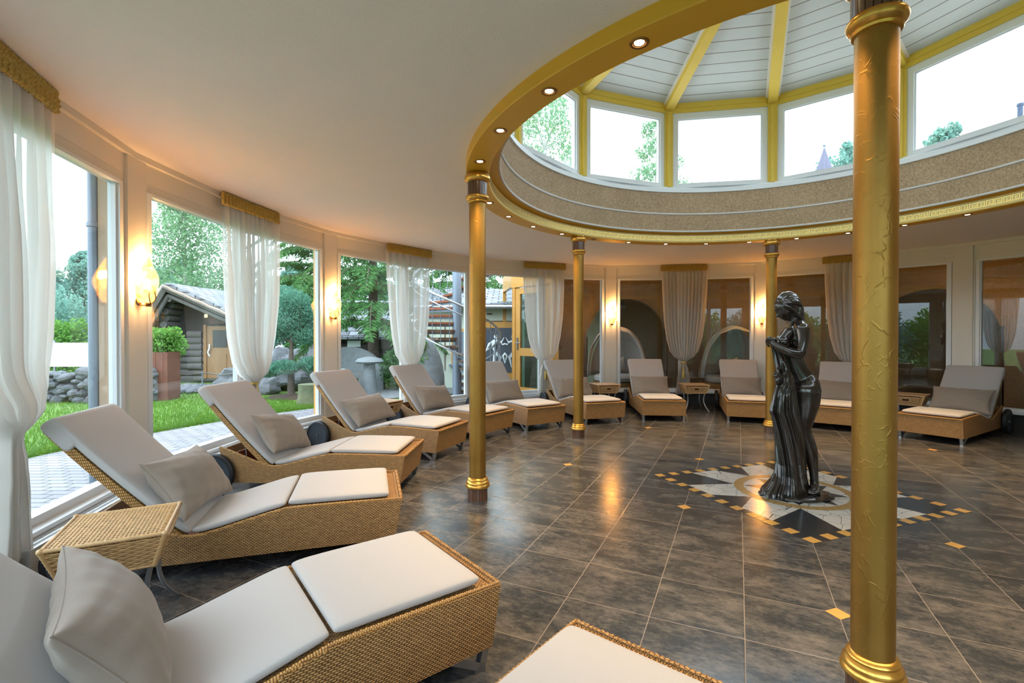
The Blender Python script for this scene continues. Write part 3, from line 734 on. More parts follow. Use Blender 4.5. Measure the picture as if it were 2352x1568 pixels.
def make_lounger():
    t = thing('wicker_lounger', '', 'lounger', (0, 0, 0), 0, 'wicker loungers round the wall'); W = .341
    outline = TOP + [(1.622, .30), (1.547, .084), (1.2, .083), (.6, .087), (.043, .092)]
    m = MB(); W_ = W - .0302
    for s in (-1, 1):
        m.prism(outline, lambda x, z: (x, s * W, z), lambda x, z: (x, s * (W - .03), z))
    m.add([(0, -W_, .331), (0, W_, .331), (.043, W_, .092), (.043, -W_, .092), (.03, -W_, .331), (.03, W_, .331), (.073, W_, .092), (.073, -W_, .092)], [(0, 1, 2, 3), (7, 6, 5, 4), (0, 4, 5, 1), (3, 2, 6, 7)])
    m.add([(1.64, -W_, .372), (1.64, W_, .372), (1.542, W_, .084), (1.542, -W_, .084), (1.62, -W_, .372), (1.62, W_, .372), (1.522, W_, .084), (1.522, -W_, .084)], [(0, 1, 2, 3), (7, 6, 5, 4), (0, 4, 5, 1), (3, 2, 6, 7)])
    xs = [.03 * i for i in range(39)]
    for x0, x1 in zip(xs, xs[1:]):
        m.add([(x0, -W + .03, ztop(x0) - .006), (x0, W - .03, ztop(x0) - .006), (x1, W - .03, ztop(x1) - .006), (x1, -W + .03, ztop(x1) - .006)], [(0, 1, 2, 3)])
    build('wicker_body', m, M['wicker'], t, smooth=25, uv=True)
    m = MB(); N = 78                                                  # braided rim along the top edges
    for s in (-1, 1):
        pts = []; x = 0
        for i in range(N * 2 + 1):
            x = 1.645 * i / (N * 2); pts.append((x, s * (W - .014), ztop(x) + .001))
        m.tube(pts, [.0105 + .0022 * math.sin(math.pi * i) if 0 else (.0118 if i % 2 else .0088) for i in range(len(pts))], 8)
    pts = [(.004, -W + .012 + (2 * W - .024) * i / 68, .332) for i in range(69)]; m.tube(pts, [(.0125 if i % 2 else .0085) for i in range(69)], 8)
    build('braided_rim', m, M['wickerrim'], t, smooth=60, uv=True)
    m = MB(); m.box((1.34, 0, .125), (.44, 2 * W - .07, .018))
    for i in range(5): m.box((1.14 + .1 * i, 0, .137), (.085, 2 * W - .07, .012))
    m.box((1.535, 0, .23), (.012, 2 * W - .08, .2)); build('inner_planks', m, M['redwood'], t, smooth=0)
    m = MB(); K = 18
    for s in (-1, 1):
        vs = []
        for i in range(K + 1):
            p, n = back_pt(LB * i / K); vs += [p + Vector((0, s * .315, 0)) + n * .012, p + Vector((0, s * .275, 0)) + n * .012, p + Vector((0, s * .275, 0)) - n * .03, p + Vector((0, s * .315, 0)) - n * .03]
        fs = []
        for i in range(K):
            for j in range(4): fs.append((4 * i + j, 4 * i + (j + 1) % 4, 4 * i + 4 + (j + 1) % 4, 4 * i + 4 + j))
        fs += [(3, 2, 1, 0), tuple(4 * K + j for j in range(4))]; m.add(vs, fs)
    p, n = back_pt(LB); m.box(p, (.03, .63, .04), Matrix.Rotation(R(-50), 3, 'Y'))
    build('backrest_frame', m, M['wickerrim'], t, smooth=30, uv=True)
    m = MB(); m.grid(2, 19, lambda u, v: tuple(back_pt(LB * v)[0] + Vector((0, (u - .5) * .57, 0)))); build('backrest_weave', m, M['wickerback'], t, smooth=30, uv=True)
    m = MB()
    for s in (-1, 1):
        p, n = back_pt(.36); m.tube([p + Vector((0, s * .26, 0)), (1.44, s * .26, .15)], .006, 8)
    build('stay_rods', m, M['steel'], t)
    for s in (-1, 1):
        m = MB(); y0 = s * (W - .012)
        def bar(a, b, w=.03):
            a = Vector(a); b = Vector(b); d = (b - a).normalized(); q = Vector((-d.z, 0, d.x)) * w / 2
            m.prism([(0, 0)] * 0 + [(a - q).xz[:], (a + q).xz[:], (b + q).xz[:], (b - q).xz[:]], lambda x, z: (x, y0, z), lambda x, z: (x, y0 - s * .03, z))
        bar((.062, 0, .10), (.085, 0, .012)); bar((.085, 0, .015), (.235, 0, .10)); m.box((.092, y0 - s * .015, .006), (.05, .03, .012))
        build('leg', m, M['steel'], t, smooth=0)
        m = MB(); yc = s * (W + .042); m.lathe([(.002, -.012), (.118, -.016), (.132, -.020), (.142, -.021), (.142, .021), (.132, .020), (.118, .016), (.002, .012)], 48, (1.651, yc, .172), axis=(0, 1, 0))
        w = build('wheel', m, M['wheel'], t, smooth=30)
        m = MB(); m.lathe([(.140, -.025), (.160, -.025), (.170, -.016), (.172, 0), (.170, .016), (.160, .025), (.140, .025)], 56, (1.651, yc, .172), axis=(0, 1, 0), cap=False); build('tyre', m, M['black'], w)
        m = MB(); m.tube([(1.651, yc - s * .06, .172), (1.651, yc + s * .028, .172)], .009, 12); build('axle_pin', m, M['steel'], w)
    def seat(q):
        x = 1.17 - .495 * q; d = (ztop(x + .02) - ztop(x - .02)) / .04; n = Vector((-d, 0, 1)).normalized(); return Vector((x, 0, ztop(x) + .002)), n
    def foot(q):
        x = .662 - .585 * q; return Vector((x, 0, .340 - .004 * abs(q - .3))), Vector((0, 0, 1))
    def back(q):
        p, n = back_pt(.0 + .93 * q); return p + n * .014, n
    m = MB(); pad(m, seat, .305, .042); build('seat_cushion', m, M['cushion'], t, smooth=50)
    m = MB(); pad(m, foot, .305, .045); build('foot_cushion', m, M['cushion'], t, smooth=50)
    m = MB(); pad(m, back, .322, .055, crown=.12)
    def hood(q):
        p, n = back_pt(.745 + .19 * q); return p - n * .04, n
    pad(m, hood, .326, .105, ns=14, crown=.02); build('back_cushion', m, M['cushion'], t, smooth=50)
    return t
LG = [  # foot centre x, y, head direction, label
    (-.252, 2.256, 217.2, 'closest wicker lounger at the lower left, its big pillow cut by the bottom edge'),
    (-.786, 3.354, 196.3, 'wicker lounger right behind the near wicker table, second from the camera on the left'),
    (-.895, 4.453, 176.6, 'wicker lounger standing in front of the curtain before the log cabin, third on the left'),
    (-.658, 5.526, 157.3, 'wicker lounger under the second sconce, just left of the left gold column'),
    (-.159, 6.500, 145.0, 'wicker lounger half hidden by the left gold column, its back before the spiral stair'),
    (.515, 7.011, 122.5, 'wicker lounger in front of the orange timber garden door'),
    (1.459, 7.458, 107.9, 'wicker lounger half behind the second slender gold column, at the gold tassel'),
    (2.431, 7.700, 84.5, 'far wicker lounger facing the camera, between two small wicker tables'),
    (3.726, 7.536, 71.0, 'far wicker lounger just left of the statue under the fourth sconce'),
    (4.615, 6.955, 52.0, 'far wicker lounger between the statue and the front gold column'),
    (5.343, 6.208, 32.3, 'wicker lounger on the right of the front gold column'),
    (.483, 1.515, 230.4, 'wicker lounger of which only the white foot end shows at the bottom edge')]
L0 = make_lounger()
for i, (x, y, d, lb) in enumerate(LG):
    c = L0 if i == 0 else copy_tree(L0); c['label'] = lb; c.location = (x, y, 0); c.rotation_euler = (0, 0, R(d))
def make_pillow(seed, W=.68, H=.40, T=.215):
    rng = random.Random(seed); ph = [rng.uniform(0, 6.28) for _ in range(6)]; m = MB(); n = 44
    for sgn in (1, -1):
        def fn(a, b):
            u = math.sin((a - .5) * math.pi) * .6 + (a - .5) * 2 * .4; v = math.sin((b - .5) * math.pi) * .6 + (b - .5) * 2 * .4
            x = W / 2 * u * (1 - .085 * (1 - v * v) * u * u); y = H / 2 * v * (1 - .13 * (1 - u * u) * v * v)
            z = T / 2 * max(0, (1 - u * u) * (1 - v * v)) ** .44
            ed = 1 - max(0, (1 - u * u) * (1 - v * v)) ** .5
            z *= 1 + .10 * ed * math.sin(17 * u + 3 * v + ph[0]) + .07 * ed * math.sin(15 * v - 6 * u + ph[1]) + .05 * math.sin(3 * u + ph[2]) + .04 * math.sin(4 * v + ph[3])
            return (x, y, sgn * z)
        m.grid(n, n, fn)
    o = build('throw_pillow', m, M['pillow'], smooth=180)
    me = o.data; bm = bmesh.new(); bm.from_mesh(me); bmesh.ops.remove_doubles(bm, verts=bm.verts, dist=.0006); bmesh.ops.recalc_face_normals(bm, faces=bm.faces); bm.to_mesh(me); bm.free()
    mm = MB(); pts = []
    def edge(u, v): return (W / 2 * u * (1 - .085 * (1 - v * v) * u * u), H / 2 * v * (1 - .13 * (1 - u * u) * v * v), 0)
    for i in range(20): pts.append(edge(-1 + .1 * i, -1))
    for i in range(20): pts.append(edge(1, -1 + .1 * i))
    for i in range(20): pts.append(edge(1 - .1 * i, 1))
    for i in range(21): pts.append(edge(-1, 1 - .1 * i))
    mm.tube(pts, .003, 6); build('seam_piping', mm, M['pillow'], o); return o
PL = ['taupe throw pillow cut by the bottom edge on the closest lounger', 'taupe throw pillow leaning on the lounger behind the near wicker table', 'taupe throw pillow standing on its side on the third lounger from the camera',
      'taupe throw pillow on the lounger just left of the left gold column', 'taupe throw pillow on the lounger before the spiral stair', 'taupe throw pillow on the lounger before the orange garden door',
      'taupe throw pillow crossed by the second slender gold column', 'taupe throw pillow on the far lounger between two small wicker tables', 'taupe throw pillow on the far lounger just left of the statue',
      'taupe throw pillow between the statue and the front gold column', 'wide taupe throw pillow on the lounger right of the front gold column']
ADJ = {0: (.05, .0, 4, 0, 0), 1: (.06, -.02, -4, 4, 0), 2: (.05, 0, 6, 10, 0), 3: (0, 0, -5, -4, -8), 4: (0, 0, 3, 4, 0), 9: (0, 0, 0, 3, 0)}
p0 = [make_pillow(s) for s in (1, 2, 3)]
for i, lb in enumerate(PL):
    x, y, d, _ = LG[i]; dx, dy, yaw, roll, lean = ADJ.get(i, (0, 0, 0, 0, 0))
    o = p0[i] if i < 3 else copy_tree(p0[i % 3])
    tag(o, lb, 'pillow', 'taupe pillows on the loungers')
    ctr = Vector((1.205 + dx, dy, .462)); a = R(54 + lean)
    X = Vector((0, 1, 0)); Yv = Vector((math.cos(a), 0, math.sin(a))); Zv = X.cross(Yv)
    m3 = Matrix((X, Yv, Zv)).transposed() @ Matrix.Rotation(R(roll), 3, 'Z'); m3 = Matrix.Rotation(R(yaw), 3, 'Z') @ m3
    mw = Matrix.Translation((x, y, 0)) @ Matrix.Rotation(R(d), 4, 'Z') @ Matrix.Translation(ctr) @ m3.to_4x4()
    o.location = mw.to_translation(); o.rotation_euler = mw.to_euler()

# ================================================================== WICKER SIDE TABLES
def weave(mb, P, N, ns, nk, amp, r, seg=3, rng=None):
    """strands along u at ns stations of v, waving over and under nk stakes"""
    for i in range(ns):
        v = (i + .5) / ns; k = nk * seg; pts = []
        for j in range(k + 1):
            u = j / k; pts.append(Vector(P(u, v)) + Vector(N) * (amp * math.sin(math.pi * (nk * u + i)) + (rng.uniform(-1, 1) * amp * .2 if rng else 0)))
        mb.tube(pts, r, 5, squash=None)
def make_table():
    t = thing('wicker_side_table', '', 'side table', (0, 0, 0), 0, 'wicker side tables on curved steel legs'); rng = random.Random(4)
    a, b, zt, zb = .208, .218, .478, .328; a2, b2 = .162, .172               # half sizes at the top and at the bottom
    m = MB(); weave(m, lambda u, v: ((u - .5) * 2 * (a - .012), (v - .5) * 2 * (b - .012), zt), (0, 0, 1), 36, 25, .0034, .0043, 3, rng)
    build('woven_top', m, M['rattan'], t, smooth=60)
    m = MB()
    def side(sx, sy):
        if sx: return lambda u, v: (sx * (a2 + (a - a2) * v), (u - .5) * 2 * (b2 + (b - b2) * v), zb + (zt - zb - .012) * v)
        return lambda u, v: ((u - .5) * 2 * (a2 + (a - a2) * v), sy * (b2 + (b - b2) * v), zb + (zt - zb - .012) * v)
    for sx, sy in ((-1, 0), (0, 1), (0, -1)): weave(m, side(sx, sy), (sx, sy, 0), 14, 13, .0038, .0042, 4, rng)
    f = side(1, 0)
    for u0, u1 in ((0, .1), (.9, 1)): weave(m, lambda u, v, u0=u0, u1=u1: f(u0 + (u1 - u0) * u, v), (1, 0, 0), 14, 2, .0030, .0042, 4, rng)
    m.box((0, 0, zb + .008), (2 * a2, 2 * b2, .012)); build('woven_sides', m, M['rattan'], t, smooth=60)
    m = MB(); q = .009; m.add([(sx * (aa - q), sy * (bb - q), z) for aa, bb, z in ((a2, b2, zb + .01), (a, b, zt - .008)) for sx, sy in ((-1, -1), (1, -1), (1, 1), (-1, 1))], [(4, 5, 6, 7), (0, 1, 5, 4), (1, 2, 6, 5), (2, 3, 7, 6), (3, 0, 4, 7), (3, 2, 1, 0)]); build('gap_shade_lining', m, M['darkcane'], t, smooth=0)  # dark lining puts the shade between the strands into colour
    m = MB()
    for z, aa, bb, r in ((zt, a, b, .0095), (zb, a2, b2, .008)):
        pts = [(-aa, -bb, z), (aa, -bb, z), (aa, bb, z), (-aa, bb, z), (-aa, -bb, z)]
        for p, q in zip(pts, pts[1:]):
            p, q = Vector(p), Vector(q); k = 56; m.tube([p + (q - p) * i / k for i in range(k + 1)], [r * (1.08 if i % 2 else .86) for i in range(k + 1)], 7)
    for sx in (-1, 1):
        for sy in (-1, 1):
            p, q = Vector((sx * a2, sy * b2, zb)), Vector((sx * a, sy * b, zt)); m.tube([p + (q - p) * i / 18 for i in range(19)], [.012 * (1.08 if i % 2 else .9) for i in range(19)], 8); m.sphere(q, .0135, 10, 8)
    build('wrapped_edges', m, M['rattan'], t, smooth=60)
    m = MB(); ff = lambda u, v: f(.12 + .76 * u, .06 + .82 * v)
    hole = lambda u, v: abs(u - .5) < .14 and abs(v - .62) < .22
    for i in range(9):
        v = (i + .5) / 9
        for s0, s1 in (((0, 1),) if abs(v - .62) > .22 else ((0, .35), (.65, 1))):
            k = max(6, int(36 * (s1 - s0))); m.tube([Vector(ff(s0 + (s1 - s0) * j / k, v)) + Vector((.006 + .003 * math.sin(math.pi * (9 * (s0 + (s1 - s0) * j / k) + i)), 0, 0)) for j in range(k + 1)], .0046, 5)
    pts = [Vector(ff(u, v)) + Vector((.008, 0, 0)) for u, v in ((0, 0), (1, 0), (1, 1), (0, 1), (0, 0))]
    for p, q in zip(pts, pts[1:]): m.tube([p, q], .0055, 6)
    d = build('drawer', m, M['rattan'], t, smooth=60)
    m = MB(); hp = [Vector(ff(u, v)) + Vector((.009, 0, 0)) for u, v in ((.35, .42), (.65, .42), (.65, .84), (.35, .84), (.35, .42))]
    for p, q in zip(hp, hp[1:]): m.tube([p, q], .006, 6)
    build('handle_rim', m, M['rattan'], d, smooth=60)
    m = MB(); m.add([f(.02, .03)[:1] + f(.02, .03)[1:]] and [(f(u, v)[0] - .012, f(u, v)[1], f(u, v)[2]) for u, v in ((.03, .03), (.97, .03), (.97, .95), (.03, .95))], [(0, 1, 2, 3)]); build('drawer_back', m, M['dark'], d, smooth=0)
    for sx in (-1, 1):
        for sy in (-1, 1):
            pts = []
            for i in range(15):
                s = i / 14; z = (zb + .01) * (1 - s) + .0 * s; k = -.028 * math.sin(math.pi * s) + .055 * s ** 2.5
                pts.append((sx * (a2 - .012 + k), sy * (b2 - .012 + k), max(z, .006)))
            m = MB(); m.tube(pts, .0115, 12); build('leg', m, M['steel_dark'] if 0 else M['steel'], t)
    return t
T0 = make_table()
for i, (a, r, tw, lb) in enumerate([(205.4, 4.78, 2, 'near wicker side table between the two closest loungers'), (152, 4.85, 0, 'wicker side table behind the lounger at the left gold column, before the standing stones'), (99.3, 4.75, 3, 'small wicker drawer table under the far green-tinged sconce'),
                                (79.4, 4.72, 6, 'small wicker drawer table below the tied far curtain'), (40.9, 4.72, 0, 'wicker drawer table half hidden behind the front column on the right')]):
    c = T0 if i == 0 else copy_tree(T0); c['label'] = lb; c.location = pol(r, a); c.rotation_euler = (0, 0, R(a + 180 + tw))

# ================================================================== STATUE
SY = 4.20
stat = thing('bronze_statue', 'black bronze statue of a standing draped woman on the star mosaic', 'statue', (2.455, 4.18, 0))
def S(px, py, dy=0.0): return aty(px, py, SY + dy) - Vector((2.455, 4.18, 0))
def blob(mb, px, py, dy, r): mb.sphere(S(px, py, dy), r, 32, 20)
def limb(mb, pts):
    """smoothly tapered limb through (px, py, depth, radius)"""
    P = [S(*p[:3]) for p in pts]; rr = [p[3] for p in pts]; out = []; ro = []
    for i in range(len(P) - 1):
        p0, p1, p2, p3 = P[max(i - 1, 0)], P[i], P[i + 1], P[min(i + 2, len(P) - 1)]
        for k in range(9):
            t = k / 9; out.append(.5 * ((2 * p1) + (p2 - p0) * t + (2 * p0 - 5 * p1 + 4 * p2 - p3) * t * t + (3 * p1 - p0 - 3 * p2 + p3) * t ** 3)); r0, r1, r2, r3 = rr[max(i - 1, 0)], rr[i], rr[i + 1], rr[min(i + 2, len(P) - 1)]; ro.append(.5 * (2 * r1 + (r2 - r0) * t + (2 * r0 - 5 * r1 + 4 * r2 - r3) * t * t + (3 * r1 - r0 - 3 * r2 + r3) * t ** 3))
    out.append(P[-1]); ro.append(rr[-1]); mb.tube(out, ro, 26)
    mb.sphere(P[0], rr[0], 24, 14); mb.sphere(P[-1], rr[-1], 24, 14)
def remesh(o, vox, it=5, sub=0):
    r = o.modifiers.new('skin', 'REMESH'); r.mode = 'VOXEL'; r.voxel_size = vox; r.use_smooth_shade = True
    s = o.modifiers.new('smooth', 'SMOOTH'); s.factor = .5; s.iterations = it
m = MB()
blob(m, 1849, 886, 0, (.098, .15, .125)); blob(m, 1857, 893, -.07, (.072, .085, .095)); blob(m, 1853, 891, .075, (.075, .085, .095))
limb(m, [(1844, 872, 0, .105), (1829, 846, 0, .084), (1822, 825, 0, .080), (1822, 802, 0, .090), (1824, 780, 0, .100)])
blob(m, 1823, 776, 0, (.098, .15, .125)); blob(m, 1832, 765, -.05, (.085, .11, .10)); blob(m, 1826, 764, .06, (.085, .11, .10))
blob(m, 1799, 785, -.075, (.056, .056, .056)); blob(m, 1795, 783, .075, (.056, .056, .056)); limb(m, [(1812, 766, -.07, .05), (1799, 782, -.078, .045)])
limb(m, [(1834, 752, -.02, .062), (1827, 738, 0, .052), (1814, 720, 0, .047), (1808, 708, 0, .05)])
limb(m, [(1826, 744, 0, .05), (1838, 748, -.09, .052), (1843, 756, -.16, .056)]); limb(m, [(1824, 744, 0, .05), (1828, 748, .09, .052), (1829, 757, .16, .056)])
limb(m, [(1843, 757, -.165, .055), (1845, 780, -.19, .046), (1842, 800, -.20, .040), (1837, 814, -.20, .037)])
limb(m, [(1837, 814, -.20, .038), (1818, 811, -.21, .036), (1795, 800, -.19, .029), (1777, 789, -.15, .021)])
limb(m, [(1829, 757, .165, .055), (1826, 785, .2, .044), (1815, 812, .2, .037)]); limb(m, [(1815, 812, .2, .037), (1797, 803, .15, .032), (1781, 787, .05, .022)])
blob(m, 1771, 784, -.12, (.026, .030, .024)); blob(m, 1777, 781, .02, (.026, .030, .024))
for k, (lx, ly) in enumerate([(1762, 777), (1760.5, 781.5), (1761, 786), (1763.5, 790)]):      # fingers curled over the cloth
    limb(m, [(1769, 779 + 2.6 * k, -.14 + .012 * k, .0095), (lx, ly, -.13 + .01 * k, .0088), (lx + 1, ly + 4.5, -.095 + .006 * k, .008), (lx + 4.5, ly + 6, -.085, .007)])
limb(m, [(1773, 779, -.14, .010), (1768, 774.5, -.12, .0095), (1764, 774, -.095, .0085)])
for k in range(4): limb(m, [(1776, 777 + 2.2 * k, .03, .009), (1770, 776 + 2.4 * k, .0 + .01 * k, .0085), (1768.5, 780 + 2.4 * k, -.03, .0075)])
# head bowed to the left: one modelled surface (forehead, sockets, nose, lips, chin, ears)
HD = S(1806, 706.5, 0); fw = Vector((-.90, .22, -.62)).normalized(); sd_ = Vector((.22, .93, 0)); sd_ = (sd_ - fw * sd_.dot(fw)).normalized(); up_ = fw.cross(sd_); up_ = up_ if up_.z > 0 else -up_
def gs(x, w): return math.exp(-(x / w) ** 2)
def head(u, v):
    th = math.pi * (.012 + .976 * v); ph = 2 * math.pi * u; d = Vector((math.sin(th) * math.cos(ph), math.sin(th) * math.sin(ph), math.cos(th)))   # forward, side, up
    f, s_, z = .088 * d.x, .071 * d.y, .112 * d.z
    if z < -.01: k = min(1, (-.01 - z) / .1); s_ *= 1 - .42 * k * k; f += .018 * k * (1 if d.x > 0 else .2) * max(0, d.x)
    if d.x < 0: z += .012 * -d.x; f *= 1.08
    if d.x > 0:
        q = d.x ** .5
        f += q * (-.013 * gs(z - .012, .016) * (gs(s_ - .029, .017) + gs(s_ + .029, .017)) + .005 * gs(z - .012, .007) * (gs(s_ - .028, .011) + gs(s_ + .028, .011)))
        f += q * .005 * gs(z - .033, .010) * gs(s_, .045)
        f += q * gs(s_, .0085 + .005 * gs(z + .024, .010)) * (.021 * gs(z + .022, .014) + .012 * gs(z + .002, .020))
        f += q * gs(s_, .019) * (.0085 * gs(z + .050, .0058) + .0085 * gs(z + .0625, .0062) - .003 * gs(z + .0562, .003))
        f += q * .012 * gs(z + .090, .013) * gs(s_, .020) + q * .004 * gs(z + .022, .016) * (gs(s_ - .042, .018) + gs(s_ + .042, .018))
    e = gs(f + .004, .014) * gs(z + .008, .026); s_ += math.copysign(.010 * e, d.y) if abs(d.y) > .5 else 0
    return HD + fw * f + sd_ * s_ + up_ * z
mh = MB(); mh.grid(96, 84, head, wrap=True); mh.f += [tuple(range(95, -1, -1)), tuple(range(83 * 96, 84 * 96))]; mh.m += [0, 0]
m.add(mh.v, mh.f)
# legs and feet
limb(m, [(1852, 898, -.06, .112), (1851, 925, -.06, .104), (1848, 955, -.06, .082), (1845, 985, -.05, .060), (1854, 1015, -.04, .060), (1862, 1040, -.04, .055), (1867, 1070, -.04, .040), (1870, 1097, -.04, .033), (1871, 1113, -.03, .036)])
limb(m, [(1838, 898, .07, .108), (1830, 940, .07, .092), (1822, 985, .06, .058), (1828, 1030, .08, .056), (1834, 1095, .1, .034), (1836, 1112, .1, .036)])
limb(m, [(1871, 1113, -.01, .036), (1870, 1119, -.06, .036), (1868, 1127, -.13, .032)])
for k in range(5): limb(m, [(1857 + 5.4 * k, 1126 + .8 * k, -.12, .014), (1857 + 5.6 * k, 1131 + 1.1 * (k if k < 3 else 4 - k), -.165 + .006 * abs(k - 3), .0125 if k < 4 else .016)])
body = build('body', m, M['patina'], stat, smooth=180); remesh(body, .0050, 6)
# drape: falling folds
SIL = [(786, 1772, 1792, .05), (800, 1776, 1802, .07), (820, 1782, 1810, .10), (850, 1785, 1818, .125), (868, 1784, 1828, .145), (885, 1780, 1834, .155), (905, 1775, 1838, .165), (928, 1769, 1842, .17), (943, 1766, 1844, .17), (955, 1771, 1846, .17), (985, 1776, 1851, .165), (1020, 1779, 1853, .165),
       (1060, 1780, 1853, .17), (1085, 1776, 1853, .185), (1100, 1769, 1855, .20), (1112, 1758, 1858, .215), (1121, 1749, 1861, .225), (1129, 1745, 1864, .23)]
def sil(py):
    for a, b in zip(SIL, SIL[1:]):
        if py <= b[0]:
            f = (py - a[0]) / (b[0] - a[0]); return [a[i] + (b[i] - a[i]) * f for i in range(1, 4)]
    return SIL[-1][1:]
def drape(u, v):
    py = 786 + (1129 - 786) * v; xl, xr, b = sil(py); th = 2 * math.pi * u; c, s_ = math.cos(th), math.sin(th)
    fall = min(1, max(0, (py - 800) / 130)); k = .085 * fall
    sw = th + .5 * math.sin(2.2 * v + .6) + .35 * math.sin(5 * v) * .5
    def rdg(x): return 1 - 2 * abs(math.sin(x / 2)) ** .75
    w = 1 + k * rdg(11 * sw + 1.3 * math.sin(3 * v)) + k * .55 * rdg(17 * sw - 4 * v + 1) + k * .4 * math.sin(6 * sw + 3 * v)
    w += .05 * math.exp(-((py - 872) / 26) ** 2) * math.sin(9 * th + v * 60)
    cx = (xl + xr) / 2; hx = (xr - xl) / 2; w -= .03 * fall
    p = S(cx + hx * c * w, py, -.03 + b * s_ * w * (1.0 if s_ < 0 else .8)); return Vector((p.x, p.y, S(cx, py, -.03).z))
def drape_floor(p): return p
m = MB(); m.grid(260, 150, drape, wrap=True)
m.v = [(x, y, max(.004, z)) for x, y, z in m.v]
m.f.append(tuple(range(260))); m.m.append(0); dr = build('drape', m, M['patina'], stat, smooth=180)
m = MB()      # gathered knot, swags and hem puddled on the base
for k in range(9):
    a = k * .7; limb(m, [(1789 + 7 * math.cos(a), 858 + 10 * math.sin(a), -.13 - .02 * math.sin(2 * a), .016), (1786 + 5 * math.sin(a * 1.7), 868 + 6 * math.cos(a), -.15, .018), (1790 + 8 * math.cos(a + 2), 874 + 9 * math.sin(a + 2), -.13, .013)])
limb(m, [(1772, 790, -.1, .012), (1780, 815, -.10, .018), (1787, 845, -.12, .022), (1790, 866, -.13, .024)]); limb(m, [(1776, 789, -.02, .012), (1792, 820, -.11, .015), (1806, 848, -.14, .015), (1800, 866, -.15, .014)])
pass
knot = build('cloth_knot', m, M['patina'], stat, smooth=180); remesh(knot, .006, 3)
m = MB(); rng = random.Random(3)
for k in range(30):
    f = k / 29; a = math.pi * (1.02 + .92 * f); cx = 2.40 + .245 * math.cos(a) - 2.455 + .02; cy = 4.17 + .22 * math.sin(a) - 4.18
    m.sphere((cx, cy, .008), (.05 + .02 * rng.random(), .045, .020 + .012 * rng.random()), 12, 8)
m.sphere((.16, -.13, .006), (.09, .08, .02), 16, 8); m.sphere((.03, -.16, .006), (.12, .08, .022), 16, 8); m.sphere((-.02, 0, .004), (.2, .17, .02), 20, 8)
m.v = [(x, y, max(.001, z)) for x, y, z in m.v]
hem = build('hem', m, M['patina'], stat, smooth=180); remesh(hem, .008, 2)
m = MB(); hc = S(1809, 698, 0)      # hair combed back over the bowed head
m.sphere(hc + Vector((.012, 0, .010)), (.088, .081, .090), 20, 14); limb(m, [(1822, 700, 0, .070), (1830, 714, 0, .058), (1837, 728, 0, .040), (1844, 742, 0, .016)])
for k in range(19):
    ph = R(-84 + 168 * k / 18); pts = []; rr = []
    for j in range(15):
        t = R(14 + 156 * j / 14); a = .094; x = -a * math.cos(t) * (1 - .20 * abs(math.sin(ph))) + .006; z = .098 * math.sin(t) * math.cos(ph) + .010 - .016 * (j / 14) - .012 * abs(math.sin(ph)); y = .086 * math.sin(ph) * (.72 + .34 * math.sin(t))
        pts.append(hc + Vector((x, y, z))); rr.append(.0115 + .0025 * math.sin(k * 2.3 + j * .7))
    e1 = S(1836, 720 + 5 * abs(math.sin(ph)), .055 * math.sin(ph)); e2 = S(1845, 741, .03 * math.sin(ph)); pts += [pts[-1].lerp(e1, .5), e1, e2]; rr += [.012, .011, .008]
    m.tube(pts, rr, 8); m.sphere(pts[0], rr[0], 8, 6)
for d in (-1, 1):      # hair swept behind the ears into the nape
    for k in range(5): limb(m, [(1802 + 2 * k, 702 + 1.5 * k, d * (.076 - .004 * k), .014), (1816 + 2 * k, 708 + 3 * k, d * (.076 - .006 * k), .018), (1828 + 1.5 * k, 719 + 2.5 * k, d * (.055 - .006 * k), .018), (1840, 736 + k, d * .022, .012)])
limb(m, [(1812, 700, 0, .078), (1823, 712, 0, .066), (1834, 727, 0, .044)])
hair = build('hair', m, M['patina'], stat, smooth=180); remesh(hair, .0042, 1)
import mathutils.noise as mnoise
# ================================================================== CORRIDOR BEHIND THE FAR WINDOWS
ARCH = [(89, 7.6), (41, 7.6), (21, 7.6)]
m = MB(); rb = 6.72; step = .4; a = 8.0
while a < 104.5:
    a2_ = a + step; zs = []
    for aa in (a, a2_):
        z = 0.0
        for c, h in ARCH:
            d = abs(aa - c)
            if d < h: z = 1.33 + .89 * math.sqrt(max(0, 1 - (d / h) ** 2))
        zs.append(z)
    if not (zs[0] == 0) == (zs[1] == 0): zs = [max(zs), max(zs)] if max(zs) > 1.5 else zs
    p = [pol(rb, a, zs[0]), pol(rb, a2_, zs[1]), pol(rb, a2_, 2.9), pol(rb, a, 2.9), pol(rb + .22, a, zs[0]), pol(rb + .22, a2_, zs[1]), pol(rb + .22, a2_, 2.9), pol(rb + .22, a, 2.9)]
    m.add(p, [(0, 1, 2, 3), (7, 6, 5, 4), (0, 4, 5, 1)]); a = a2_
m.add([pol(rb, 104.4, 0), pol(rb + .22, 104.4, 0), pol(rb + .22, 104.4, 2.9), pol(rb, 104.4, 2.9)], [(0, 1, 2, 3)])
for c, h in ARCH:
    for s in (-1, 1): m.add([pol(rb, c + s * h, 0), pol(rb + .22, c + s * h, 0), pol(rb + .22, c + s * h, 1.35), pol(rb, c + s * h, 1.35)], [(0, 1, 2, 3)])
struct('wall_corridor', m, M['brownwall'], smooth=0)
m = MB(); m.ring([(8.9, 0), (8.9, 3.0)], 5, 104, 80); struct('wall_niche', m, M['brownwall'], smooth=0)
m = MB(); m.ring([(5.6, 0.002), (8.95, 0.002)], 5, 106, 60); struct('floor_corridor', m, M['tanwood'], smooth=0)
m = MB(); m.add([pol(5.5, 6, 0), pol(8.95, 6, 0), pol(8.95, 6, 3), pol(5.5, 6, 3)], [(0, 1, 2, 3)]); struct('wall_corridor_end', m, M['brownwall'], smooth=0)
